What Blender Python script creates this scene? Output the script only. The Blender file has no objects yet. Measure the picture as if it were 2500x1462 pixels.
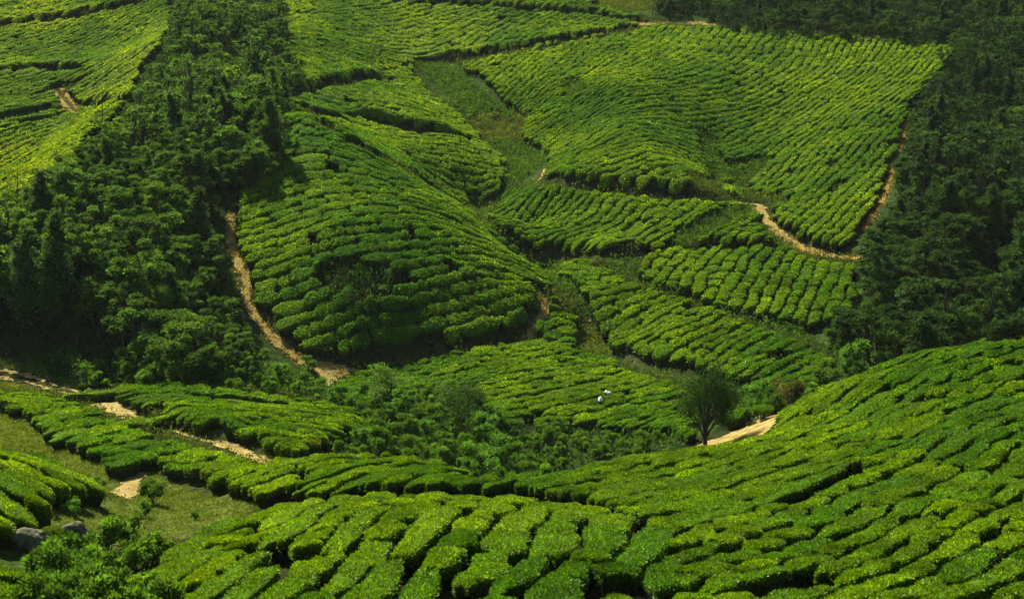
import bpy, math, random
import numpy as np
from mathutils import Vector
rad = math.radians
rng = np.random.default_rng(7)
random.seed(7)
DEBUG = False
scene = bpy.context.scene
C = scene.collection

# ------------------------------------------------------------------ camera, sky, sun, exposure
F = 3472.0; PCX, PCY = 1250.0, 731.0; PITCH = rad(16.0)
CAM_Z = 50.0
cam_d = bpy.data.cameras.new("camera"); cam_d.sensor_width = 36.0; cam_d.lens = 36.0 * F / 2500.0
cam_d.clip_start = 0.5; cam_d.clip_end = 3000.0
cam = bpy.data.objects.new("camera", cam_d); C.objects.link(cam)
cam.location = (0, 0, CAM_Z); cam.rotation_euler = (rad(90) - PITCH, 0, 0)
scene.camera = cam
SUN_AZ, SUN_EL = rad(-33.0), rad(43.0)
world = bpy.data.worlds.new("World"); scene.world = world; world.use_nodes = True
wn = world.node_tree.nodes; wn.clear()
sky = wn.new("ShaderNodeTexSky"); sky.sky_type = 'NISHITA'; sky.sun_disc = False
sky.sun_elevation = SUN_EL; sky.sun_rotation = SUN_AZ
bg = wn.new("ShaderNodeBackground"); bg.inputs[1].default_value = 0.05
wo = wn.new("ShaderNodeOutputWorld")
world.node_tree.links.new(sky.outputs[0], bg.inputs[0]); world.node_tree.links.new(bg.outputs[0], wo.inputs[0])
sun_d = bpy.data.lights.new("sun", 'SUN'); sun_d.energy = 5.0; sun_d.angle = rad(0.5); sun_d.color = (1.0, 0.96, 0.78)
sun = bpy.data.objects.new("sun", sun_d); C.objects.link(sun); sun.location = (-60, 150, 120)
to_sun = Vector((math.sin(SUN_AZ) * math.cos(SUN_EL), math.cos(SUN_AZ) * math.cos(SUN_EL), math.sin(SUN_EL)))
sun.rotation_euler = (-to_sun).to_track_quat('-Z', 'Y').to_euler()
scene.view_settings.view_transform = 'Standard'; scene.view_settings.look = 'None'
scene.view_settings.exposure = 1.5; scene.view_settings.gamma = 1.0
scene.render.engine = 'CYCLES'
cy = scene.cycles
cy.use_denoising = True
cy.max_bounces = 4; cy.diffuse_bounces = 2; cy.glossy_bounces = 1; cy.transmission_bounces = 2
cy.transparent_max_bounces = 4; cy.volume_bounces = 0

# ------------------------------------------------------------------ small maths
def vhash(ix, iy, s=0):
    h = (ix.astype(np.int64) * 374761393 + iy.astype(np.int64) * 668265263 + s * 974634777) & 0x7fffffff
    h = ((h ^ (h >> 13)) * 1274126177) & 0x7fffffff
    h = (h ^ (h >> 16)) & 0xffffff
    return h / float(0xffffff)
def noise(x, y, scale=1.0, s=0):
    x = np.asarray(x) / scale; y = np.asarray(y) / scale
    ix = np.floor(x); iy = np.floor(y); fx = x - ix; fy = y - iy
    fx = fx * fx * (3 - 2 * fx); fy = fy * fy * (3 - 2 * fy)
    a = vhash(ix, iy, s); b = vhash(ix + 1, iy, s); c = vhash(ix, iy + 1, s); d = vhash(ix + 1, iy + 1, s)
    return ((a * (1 - fx) + b * fx) * (1 - fy) + (c * (1 - fx) + d * fx) * fy) * 2 - 1
def fbm(x, y, scale, s=0):
    return noise(x, y, scale, s) * .6 + noise(x, y, scale * .47, s + 11) * .3 + noise(x, y, scale * .21, s + 23) * .15
cp, sp = math.cos(PITCH), math.sin(PITCH)
def ray(px, py):                                     # direction with y = 1
    u = (np.asarray(px, float) - PCX) / F; v = (PCY - np.asarray(py, float)) / F
    y = cp + v * sp; z = -sp + v * cp
    return u / y, z / y
def W(px, py, D):
    a, b = ray(px, py); return a * D, D + 0 * a, b * D
def project(x, y, z):                                # z relative to the camera
    f = y * cp - z * sp; up = y * sp + z * cp
    f = np.maximum(f, 1e-3)
    return PCX + F * x / f, PCY - F * up / f

# ------------------------------------------------------------------ terrain: (photo x, photo y, distance)
CP = [
 # near hill
 (1250,1462,30.5),(700,1462,31.5),(380,1462,34),(1800,1462,30),(2500,1462,28.5),(700,1380,36),(1000,1232,43.5),(760,1275,43),(1300,1262,42),(1020,1195,52),(1300,1215,50.5),(1000,1350,35.5),(300,1390,41),(640,1245,49),(450,1320,45),
 (900,1115,62),(760,1118,63),(1060,1130,60),(1140,1168,55),(1300,1175,56),(1450,1135,60),(1600,1105,63),(1720,1088,65),
 (1250,1350,35.5),(1500,1250,45.5),(1900,1250,43),(1900,1350,37.5),(2200,1250,41),(2500,1250,38),(1880,1065,66),(1930,1015,68),(2000,948,71),(2200,868,73),(2350,850,73),(2500,832,73),
 (2200,1050,56),(2500,1000,55),(1900,1150,53),(1650,1180,54),(2350,1120,48),
 # left clearing, hedges
 (350,1290,50),(500,1230,55),(600,1240,53),(200,1250,52),(170,1290,48),(100,1400,40),(0,1462,37),(250,1400,41),(0,1112,55),(100,1180,52),(265,1222,51),(0,1250,46),(100,1240,48),
 (50,1060,74),(200,1130,65),(260,1180,59),(340,1180,58),
 (0,960,86),(150,975,83),(300,1060,72),(350,1140,64),(600,1130,66),(450,1190,60),(600,1180,59),(260,965,84),(700,1105,69),(870,1020,79),(700,985,84),(400,935,88),
 (50,890,95),(0,912,92),(200,965,85),(300,900,94),(600,925,91),(800,965,87),
 # hidden valley in front
 (1140,1215,65),(1300,1215,66),(1450,1190,68),(1000,1070,81),(1200,1150,76),(1400,1130,78),(1600,1080,78),(1850,1040,73),(1780,1040,76),(1820,1000,82),(1900,960,89),
 # middle spur
 (850,930,96),(1100,1000,89),(1300,960,92.5),(1300,900,98),(1475,965,92.5),(1600,1040,84),(1100,875,101),(1400,840,105),(1650,935,95),(1400,780,110),
 (1440,830,109),(1500,865,105),(1300,680,124),(1250,600,134),(1180,500,147),(1300,380,159),(1200,300,169),(1120,240,176),(1050,180,185),(950,110,194),(1000,0,212),
 # central hill
 (860,903,100),(1000,885,102),(1280,833,106),(720,872,101),(650,800,104),(600,700,109),(560,520,119),(640,400,126),(700,285,136),(900,700,106),(1100,700,108.5),(900,800,103.5),(1100,790,106),
 (750,600,111.5),(900,550,114),(1000,600,112.5),(850,420,125),(850,350,131),(1000,440,127),(1150,530,123),(1250,620,118),(1340,710,113.5),(1410,765,110.5),(1320,740,111),
 # terraces behind it
 (1000,400,143),(1200,450,148),(1120,480,146),(800,300,151),(900,330,150),(750,240,160),(1100,330,157),(1000,330,156),(900,220,168),(1000,260,165),(850,200,172),(800,100,188),(700,0,208),
 (1100,400,150),(1300,100,195),(1300,0,213),(1200,60,203),
 # wooded ridge on the left
 (550,50,190),(500,150,168),(450,300,144),(650,350,134),(350,500,118),(150,600,109),(200,800,98),(450,750,103),(500,870,97),(50,450,128),(20,500,122),(160,370,137),(270,240,152),(390,90,176),(250,400,130),(560,300,142),(650,200,158),
 (100,850,96),(0,700,103),(0,850,96),(350,860,96),
 # far left slope
 (-100,440,150),(60,400,153),(0,300,161),(130,330,158),(200,250,168),(300,110,187),(50,180,177),(0,0,206),(350,0,206),(180,60,197),
 # centre right spur and big bowl
 (1480,100,192),(1500,200,168),(1400,300,161),(1550,300,153),(1350,400,149),(1600,400,142),(1700,420,142),(1500,460,138.5),(1620,480,136.5),(1750,488,136),
 (1200,200,180),(1300,250,172),(1730,350,158),(1790,460,147),(1700,250,168),
 (1700,70,202),(2000,85,193),(2300,110,181),(2000,200,174),(2200,250,160),(1900,300,164.5),(2100,350,149),(2000,450,140),(1900,400,151),(2150,500,130),(1880,510,135),(2080,610,122),(1950,590,126),
 # plots below the track
 (1330,450,139.5),(1250,520,132),(1500,500,133),(1700,530,131),(1450,610,122),(1600,600,123.5),(1850,520,132.5),(1780,550,129),(1640,605,124.5),(1900,610,122),
 (1560,680,116),(1700,640,119.5),(1900,640,119),(2050,650,118),(1900,795,105),(1700,735,110),(2050,760,106),(1800,700,112.5),
 # spur above the stream
 (1400,650,121),(1480,660,119),(1560,705,113),(1740,765,107),(1930,825,101),(2050,890,94.5),(1480,830,106),(1600,820,104),(1560,890,101),(1700,900,98),(1850,940,93),(1950,950,90),(1850,880,97),(1500,740,111.5),
 # right woods
 (2300,400,144),(2500,100,172),(2500,400,136),(2400,600,118),(2200,750,107),(2500,800,100),(2100,870,98),(1900,30,204),(2300,50,191),(1750,0,214),(1550,10,214),(2250,600,118),(2400,250,157),
 (2250,860,94),(2000,925,92),(2800,800,98),(2800,500,125),(2800,200,160),(2800,1000,58),(2800,1300,36),
 (-400,400,152),(-400,100,185),(-400,700,105),(-400,900,93),(-400,1100,62),(-400,1400,38),
]
EXTRA = [(0,-20,-3),(60,-20,2),(-60,-20,-2),(0,0,-5.5),(0,12,-10),(30,12,-7),(-30,12,-11),(-60,40,-18),(70,40,-8),(90,70,-14),
 (-120,300,22),(0,300,26),(120,300,24),(-60,260,4),(60,260,4),(0,340,45),(-150,340,40),(150,340,40),(150,200,2),(-150,200,-12),(150,120,-16),(-150,120,-24),(150,30,0),(-150,30,-15)]
cpx = np.array(CP, float)
X, Y, Z = W(cpx[:, 0], cpx[:, 1], cpx[:, 2])
Z = Z - 0.75                                          # the points were read off the bush tops
ex = np.array(EXTRA, float)
PX = np.concatenate([X, ex[:, 0]]); PY = np.concatenate([Y, ex[:, 1]]); PZ = np.concatenate([Z, ex[:, 2]])
def tps(r2): return 0.5 * r2 * np.log(r2 + 1e-9)
n = len(PX)
K = tps(((PX[:, None] - PX) ** 2 + (PY[:, None] - PY) ** 2) / 400.0)
A = np.zeros((n + 3, n + 3)); A[:n, :n] = K + np.eye(n) * 0.010
Pm = np.stack([np.ones(n), PX / 100, PY / 100], 1); A[:n, n:] = Pm; A[n:, :n] = Pm.T
sol = np.linalg.solve(A, np.concatenate([PZ, [0, 0, 0]]))
def rbf(x, y):
    x = np.asarray(x, float); y = np.asarray(y, float); out = np.zeros(x.size); xf = x.ravel(); yf = y.ravel()
    for i in range(0, x.size, 20000):
        a = xf[i:i + 20000]; b = yf[i:i + 20000]
        out[i:i + 20000] = tps(((a[:, None] - PX) ** 2 + (b[:, None] - PY) ** 2) / 400.0) @ sol[:n] + sol[n] + sol[n + 1] * a / 100 + sol[n + 2] * b / 100
    return out.reshape(x.shape)
GX0, GX1, GY0, GY1, GS = -130.0, 130.0, -16.0, 300.0, 0.5
gx = np.arange(GX0, GX1 + .01, GS); gy = np.arange(GY0, GY1 + .01, GS)
cx = np.arange(GX0, GX1 + 4, 2.0); cyy = np.arange(GY0, GY1 + 4, 2.0)
coarse = rbf(*np.meshgrid(cx, cyy))
def bil(G, x, y, x0, y0, s):
    fx = (np.asarray(x) - x0) / s; fy = (np.asarray(y) - y0) / s
    ix = np.clip(np.floor(fx).astype(int), 0, G.shape[1] - 2); iy = np.clip(np.floor(fy).astype(int), 0, G.shape[0] - 2)
    fx = np.clip(fx - ix, 0, 1); fy = np.clip(fy - iy, 0, 1)
    return (G[iy, ix] * (1 - fx) + G[iy, ix + 1] * fx) * (1 - fy) + (G[iy + 1, ix] * (1 - fx) + G[iy + 1, ix + 1] * fx) * fy
def cub(G, x, y, x0, y0, s):                          # smooth upsampling (Catmull-Rom)
    fx = (x - x0) / s; fy = (y - y0) / s; ix = np.floor(fx).astype(int); iy = np.floor(fy).astype(int); fx = fx - ix; fy = fy - iy
    def w(t): return [(-t + 2 * t * t - t ** 3) / 2, (2 - 5 * t * t + 3 * t ** 3) / 2, (t + 4 * t * t - 3 * t ** 3) / 2, (-t * t + t ** 3) / 2]
    wx, wy = w(fx), w(fy); out = 0
    for j in range(4):
        for i in range(4):
            out = out + wy[j] * wx[i] * G[np.clip(iy + j - 1, 0, G.shape[0] - 1), np.clip(ix + i - 1, 0, G.shape[1] - 1)]
    return out
MX, MY = np.meshgrid(gx, gy)
HZ = cub(coarse, MX, MY, GX0, GY0, 2.0)
HZ = HZ + 0.22 * fbm(MX, MY, 9.0, 3)

def hz(x, y): return bil(HZ, x, y, GX0, GY0, GS)
def hit(px, py):                                      # photo pixel -> point on the ground
    a, b = ray(px, py); a = np.atleast_1d(a); b = np.atleast_1d(b)
    res = np.full(a.shape, 299.0); done = np.zeros(a.shape, bool); prev = np.ones(a.shape) * 5
    for t in np.arange(24, 299, 0.5):
        d = b * t - hz(a * t, np.full(a.shape, t))
        m = (d < 0) & ~done
        if m.any():
            f = prev[m] / (prev[m] - d[m] + 1e-9); res[m] = t - 0.5 + 0.5 * np.clip(f, 0, 1); done |= m
        prev = np.where(done, prev, d)
        if done.all(): break
    x = a * res; return x, res, hz(x, res)
def hit1(px, py):
    x, y, z = hit([px], [py]); return float(x[0]), float(y[0]), float(z[0])
def world_line(pts, step=0.5):
    p = np.array(pts, float); q = []
    for i in range(len(p) - 1):
        k = max(2, int(np.hypot(*(p[i + 1] - p[i])) / 12)); 
        for t in np.arange(k) / k: q.append(p[i] * (1 - t) + p[i + 1] * t)
    q.append(p[-1]); q = np.array(q)
    x, y, _ = hit(q[:, 0], q[:, 1]); w = np.stack([x, y], 1)
    for _ in range(2): w[1:-1] = (w[:-2] + w[1:-1] * 2 + w[2:]) / 4
    return w
def seg_dist(w, x, y, extra=6.0):                     # distance, signed side and end factor of many points
    best = np.full(x.shape, 1e9); side = np.zeros(x.shape); tt = np.zeros(x.shape); L = len(w) - 1
    for i in range(L):
        a, b = w[i], w[i + 1]; d = b - a; l2 = d @ d + 1e-9
        t = np.clip(((x - a[0]) * d[0] + (y - a[1]) * d[1]) / l2, 0, 1)
        qx = a[0] + t * d[0]; qy = a[1] + t * d[1]; dd = np.hypot(x - qx, y - qy)
        m = dd < best; best = np.where(m, dd, best)
        side = np.where(m, np.sign(d[0] * (y - a[1]) - d[1] * (x - a[0])), side); tt = np.where(m, (i + t) / L, tt)
    return best, side, tt

# tracks and terrace lines: (points left to right, half width m, bank height m, kind)
LINES = [
 ([(-200,345),(0,300),(90,286),(180,272)], .45, .7, 'gap'), ([(185,272),(250,266),(330,250),(390,232)], .5, 1.0, 'gap'),
 ([(-150,110),(0,75),(100,62),(200,50),(300,25),(400,2)], .45, .9, 'gap'), ([(-100,195),(0,188),(120,182),(200,178)], .5, .9, 'gap'),
 ([(142,222),(160,243),(168,258),(190,274)], .9, 0, 'path'),
 ([(780,2),(950,12),(1200,28),(1400,40),(1560,60)], .45, .9, 'gap'), ([(1560,60),(1620,60),(1700,58),(1740,62)], .9, .5, 'path'),
 ([(1030,152),(1120,152),(1200,138),(1300,120),(1400,103),(1480,92),(1530,72)], .45, .9, 'gap'),
 ([(695,252),(760,236),(830,215),(880,205),(960,206)], .5, 1.5, 'gap'), ([(695,283),(780,296),(850,312)], .4, .9, 'gap'),
 ([(850,292),(920,310),(1000,332),(1080,342),(1150,352)], .5, 1.9, 'gap'),
 ([(720,270),(800,330),(900,378),(960,425)], .3, .3, 'gap'),
 ([(860,905),(1000,882),(1150,852),(1275,833)], .35, .8, 'gap'), ([(1275,833),(1320,790),(1335,740),(1315,718)], .45, 1.0, 'path'),
 ([(1310,446),(1450,467),(1620,486),(1780,494)], .4, 1.1, 'gap'), ([(1330,414),(1325,432),(1308,446)], .35, 0, 'path'),
 ([(1780,494),(1850,500)], .4, .2, 'path'),
 ([(1856,505),(1862,535),(1900,575),(1950,607),(2000,622)], .8, .6, 'path'), ([(1960,618),(2040,628),(2100,632)], .55, .5, 'path'),
 ([(1310,628),(1380,636),(1480,632),(1600,624)], .4, .9, 'gap'), ([(1600,624),(1700,618),(1860,615),(1960,620)], .35, .6, 'gap'),
 ([(2212,300),(2200,350),(2180,420),(2150,505),(2105,568)], .3, 0, 'path'),
 ([(562,525),(565,600),(580,640),(602,682)], .5, 0, 'path'), ([(602,682),(600,735),(625,775),(652,810),(690,845),(735,880)], .5, 0, 'path'),
 ([(735,880),(800,893),(860,905)], .55, 0, 'path'),
 ([(-60,900),(0,912),(60,924),(120,943),(200,968)], .8, 0, 'path'), ([(200,968),(260,990),(320,1020)], .95, .4, 'path'),
 ([(320,1020),(400,1045),(480,1072),(540,1085)], .3, .9, 'path'), ([(540,1085),(580,1098),(620,1115),(665,1130)], .7, .4, 'path'),
 ([(1490,870),(1560,892),(1640,915),(1720,930)], .35, .4, 'gap'),
 ([(1700,1088),(1750,1070),(1800,1052)], .6, 1.1, 'gap'), ([(1800,1052),(1870,1030),(1905,1012)], .5, 1.1, 'gap'), ([(1905,1012),(1950,1000),(1985,985)], .5, 0.6, 'gap'),
 ([(380,1160),(480,1195),(600,1225)], .1, .3, 'gap'),
]
WL = []
for pts, hw, bank, kind in LINES: WL.append((world_line(pts), hw, bank, kind))
for w, hw, bank, kind in WL:
    if bank <= 0: continue
    x0, x1 = w[:, 0].min() - 14, w[:, 0].max() + 14; y0, y1 = w[:, 1].min() - 14, w[:, 1].max() + 14
    ix0, ix1 = np.searchsorted(gx, [x0, x1]); iy0, iy1 = np.searchsorted(gy, [y0, y1])
    sx, sy = MX[iy0:iy1, ix0:ix1], MY[iy0:iy1, ix0:ix1]
    d, s, t = seg_dist(w, sx, sy); sd = d * s
    up = np.clip((sd - hw) / 0.55, 0, 1); endf = np.clip(np.minimum(t, 1 - t) * 8, 0, 1)
    HZ[iy0:iy1, ix0:ix1] += .62 * bank * up * np.exp(-np.maximum(sd - hw, 0) / 4.0) * endf

# ------------------------------------------------------------------ what grows where (outlines read off the photograph)
REG = [
 ('I', [(-900,-400),(420,-400),(410,60),(380,130),(330,200),(300,280),(200,350),(160,430),(80,480),(0,500),(-900,520)]),
 ('T', [(690,-400),(690,240),(870,207),(1010,165),(1010,140),(1100,152),(1480,92),(1560,65),(1590,45),(1450,8),(1440,-400)]),
 ('G', [(680,240),(870,205),(1030,150),(1010,180),(1050,220),(1150,310),(1190,350),(1240,400),(1235,470),(1140,500),(1300,640),(680,400)]),
 ('J', [(1110,155),(1480,92),(1620,62),(1800,68),(2300,100),(2345,125),(2260,210),(2220,260),(2210,320),(2180,420),(2150,490),(2100,560),(2050,620),(1990,610),(1930,590),(1870,530),(1850,500),(1620,486),(1450,468),(1320,446),(1340,380),(1270,340),(1290,290),(1230,250),(1180,200)]),
 ('N', [(1170,525),(1250,460),(1320,448),(1450,468),(1620,488),(1790,495),(1740,530),(1640,580),(1600,624),(1440,632),(1310,628),(1240,570)]),
 ('P', [(1600,624),(1700,580),(1850,515),(1870,545),(1930,600),(2000,625),(2100,645),(2080,700),(2075,770),(1970,808),(1930,805),(1800,770),(1700,735),(1560,690),(1540,675),(1570,635)]),
 ('Q', [(1350,640),(1480,636),(1560,700),(1750,758),(1900,815),(2060,885),(2020,925),(1930,980),(1850,950),(1700,922),(1560,900),(1480,850),(1440,780),(1400,700)]),
 ('F', [(560,520),(600,440),(660,380),(695,340),(700,280),(760,285),(850,345),(1000,430),(1150,518),(1265,608),(1345,690),(1425,765),(1330,745),(1290,840),(860,905),(800,895),(720,870),(650,810),(600,740),(600,680),(565,600)]),
 ('E', [(810,945),(870,903),(1000,880),(1280,835),(1330,740),(1425,765),(1400,850),(1500,880),(1660,930),(1700,960),(1700,1090),(1600,1070),(1400,1050),(1200,1040),(1150,975),(870,965)]),
 ('B', [(-900,950),(0,957),(150,970),(230,992),(250,962),(350,930),(430,930),(620,965),(800,985),(890,1010),(880,1060),(780,1112),(900,1200),(640,1240),(590,1220),(560,1200),(460,1190),(390,1150),(350,1140),(290,1170),(270,1140),(200,1110),(110,1060),(60,1020),(0,1010),(-900,1000)]),
 ('A', [(290,1385),(450,1310),(650,1240),(760,1200),(700,1130),(760,1112),(930,1108),(1060,1122),(1150,1168),(1350,1168),(1450,1130),(1640,1098),(1730,1092),(1800,1085),(1880,1060),(1912,1014),(2000,950),(2200,868),(2350,840),(2500,812),(3300,740),(3300,2600),(200,2600),(390,1470),(330,1425)]),
 ('M', [(290,1385),(450,1310),(700,1240),(900,1212),(1100,1212),(1400,1235),(1580,1290),(1640,1380),(1680,2600),(200,2600),(390,1470),(330,1425)]),
 ('L', [(-900,1000),(0,1108),(90,1120),(200,1180),(272,1215),(262,1240),(140,1235),(105,1262),(150,1300),(60,1290),(0,1340),(-900,1500)]),
 ('L', [(-900,1380),(0,1395),(80,1420),(90,2000),(-900,2000)]),
 ('E', [(1770,1010),(1830,995),(1865,1015),(1850,1040),(1790,1058),(1760,1050)]),
 # rough gullies
 ('scrub', [(1015,145),(1075,155),(1150,200),(1205,250),(1285,292),(1268,345),(1330,380),(1325,405),(1300,420),(1265,445),(1232,468),(1245,400),(1205,350),(1165,310),(1110,260),(1070,215),(1025,180)]),
 ('scrub', [(1140,490),(1225,490),(1180,540),(1240,575),(1300,630),(1350,645),(1400,700),(1440,770),(1480,850),(1500,875),(1400,850),(1425,765),(1350,695),(1270,610),(1180,530)]),
 ('scrub', [(1700,310),(1740,330),(1780,405),(1870,375),(1880,400),(1830,440),(1800,490),(1770,475),(1720,400)]),
 ('scrub', [(1640,580),(1760,515),(1845,505),(1780,550),(1640,618)]),
 ('scrub', [(1480,632),(1600,622),(1560,640),(1540,685),(1480,665)]),
 ('scrub', [(1550,690),(1700,740),(1850,785),(1950,810),(2060,885),(1930,828),(1800,780),(1600,715)]),
 ('scrub', [(1500,875),(1640,922),(1730,930),(1830,955),(1900,990),(1910,1010),(1860,1015),(1830,995),(1720,965),(1640,935),(1500,895)]),
 ('dryscrub', [(1150,285),(1285,288),(1275,340),(1200,350),(1160,320)]),
 ('scrub', [(1370,205),(1420,200),(1430,225),(1380,245)]),
 ('darkscrub', [(770,660),(850,635),(960,665),(1000,700),(960,725),(850,720),(780,700)]),
 ('grass', [(1400,800),(1440,780),(1470,840),(1500,860),(1480,868),(1400,848)]), ('grass', [(1170,495),(1225,490),(1195,512),(1165,520)]),
 ('grass', [(1440,-400),(1600,-400),(1600,20),(1560,25),(1450,4)]),
 # woods
 ('woodL', [(400,-400),(690,-400),(690,60),(705,120),(740,175),(755,215),(690,245),(700,290),(700,345),(660,400),(595,440),(535,500),(515,560),(525,640),(540,700),(545,760),(570,830),(600,870),(640,895),(600,900),(480,900),(420,910),(350,880),(250,880),(100,860),(0,880),(-900,890),(-900,560),(0,540),(80,500),(160,430),(200,380),(290,310),(330,230),(380,160),(420,80)]),
 ('woodR', [(1590,-400),(3300,-400),(3300,735),(2500,808),(2350,836),(2200,866),(2060,940),(2075,925),(2110,885),(2040,815),(2100,770),(2130,650),(2155,600),(2150,565),(2190,510),(2230,350),(2230,260),(2270,210),(2345,130),(2300,98),(1800,64),(1740,45),(1680,40),(1600,40)]),
 ('shrubs', [(100,865),(250,880),(420,910),(600,895),(740,905),(775,925),(800,975),(620,962),(430,928),(350,928),(250,950),(200,945),(100,905)]),
 ('shrubs', [(800,985),(870,958),(1150,960),(1200,1035),(1400,1050),(1640,1065),(1690,1092),(1450,1128),(1350,1168),(1150,1168),(1060,1122),(930,1108),(770,1112),(880,1060),(890,1010)]),
 ('shrubs', [(1760,955),(1830,955),(1910,990),(1905,1010),(1840,1010),(1800,1000)]),
 ('shrubs', [(1940,955),(2020,915),(2200,862),(2100,915),(2000,948),(1950,978)]),
 ('shrubs', [(90,1400),(110,1340),(200,1330),(300,1345),(390,1345),(300,1400),(390,1470),(400,2000),(90,2000)]),
 ('grass', [(-900,870),(0,878),(100,893),(130,915),(230,955),(250,960),(235,992),(150,968),(0,955),(-900,945)]),
 ('grass', [(-900,1000),(0,1010),(60,1020),(110,1062),(200,1112),(270,1142),(288,1172),(350,1142),(380,1152),(460,1192),(560,1202),(600,1222),(650,1240),(450,1310),(390,1345),(200,1330),(150,1300),(105,1262),(140,1235),(262,1240),(272,1215),(200,1180),(90,1120),(0,1108)]),
 ('dirt', [(735,878),(800,892),(870,905),(815,940),(800,955),(770,920)]),
 ('dirt', [(335,1142),(372,1140),(358,1160),(355,1205),(320,1222),(280,1212),(255,1202),(280,1192),(292,1172)]),
 ('dirt', [(1770,1058),(1840,1036),(1850,1012),(1908,1010),(1885,1050),(1860,1066),(1810,1082),(1740,1092),(1690,1090),(1700,1078),(1740,1070)]),
 ('dirt', [(1290,800),(1310,760),(1340,745),(1325,790),(1285,838),(1270,833)]), ('dirt', [(1428,770),(1448,772),(1452,790),(1430,792)]),
]
RID = {}
for nm, _ in REG: RID.setdefault(nm, len(RID) + 1)
LX0, LY0, LS = -900.0, -400.0, 4.0
LW, LH = int(4200 / LS), int(3000 / LS)
LAB = np.zeros((LH, LW), np.int16)
lx = LX0 + (np.arange(LW) + .5) * LS; ly = LY0 + (np.arange(LH) + .5) * LS
for nm, poly in REG:
    p = np.array(poly, float); j0 = max(0, int((p[:, 1].min() - LY0) / LS)); j1 = min(LH, int((p[:, 1].max() - LY0) / LS) + 1)
    for j in range(j0, j1):
        y = ly[j]; xs = []
        for a, b in zip(p, np.roll(p, -1, 0)):
            if (a[1] <= y) != (b[1] <= y): xs.append(a[0] + (y - a[1]) / (b[1] - a[1]) * (b[0] - a[0]))
        xs.sort()
        for a, b in zip(xs[::2], xs[1::2]):
            LAB[j, max(0, int((a - LX0) / LS + .5)):max(0, min(LW, int((b - LX0) / LS + .5)))] = RID[nm]
def label(x, y, jit=0, h=0.0):
    u, v = project(x, y, hz(x, y) + h)
    if jit: u = u + jit * noise(x, y, 2.0, 91); v = v + jit * .5 * noise(x, y, 2.0, 92)
    iu = np.clip(((u - LX0) / LS).astype(int), 0, LW - 1); iv = np.clip(((v - LY0) / LS).astype(int), 0, LH - 1)
    return np.where(np.asarray(y) < 20, RID['A'], LAB[iv, iu])
def inlab(l, *names): 
    m = np.zeros(l.shape, bool)
    for nm in names: m |= l == RID[nm]
    return m
# distance to any track, on the fine grid
PD = np.full(MX.shape, 9.0)
for w, hw, bank, kind in WL:
    x0, x1 = w[:, 0].min() - 4, w[:, 0].max() + 4; y0, y1 = w[:, 1].min() - 4, w[:, 1].max() + 4
    ix0, ix1 = np.searchsorted(gx, [x0, x1]); iy0, iy1 = np.searchsorted(gy, [y0, y1])
    sx, sy = MX[iy0:iy1, ix0:ix1], MY[iy0:iy1, ix0:ix1]
    d, s, t = seg_dist(w, sx, sy)
    PD[iy0:iy1, ix0:ix1] = np.minimum(PD[iy0:iy1, ix0:ix1], d - hw)
COR = np.zeros((LH, LW), bool)
for i_, hp in ((4, 8), (13, 7), (15, 6), (16, 4), (17, 9), (18, 6), (25, 12), (26, 11), (27, 8), (28, 8), (24, 8)):
    pw = np.array(LINES[i_][0], float); a0 = int((pw[:, 0].min() - 30 - LX0) / LS); a1 = int((pw[:, 0].max() + 30 - LX0) / LS); c0 = int((pw[:, 1].min() - 30 - LY0) / LS); c1 = int((pw[:, 1].max() + 30 - LY0) / LS)
    qx, qy = np.meshgrid(lx[a0:a1], ly[c0:c1]); COR[c0:c1, a0:a1] |= seg_dist(pw, qx, qy)[0] < hp
def corridor(x, y, h):
    u, v = project(x, y, hz(x, y) + h); return COR[np.clip(((v - LY0) / LS).astype(int), 0, LH - 1), np.clip(((u - LX0) / LS).astype(int), 0, LW - 1)]
def pdist(x, y): return bil(PD, x, y, GX0, GY0, GS)

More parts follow.
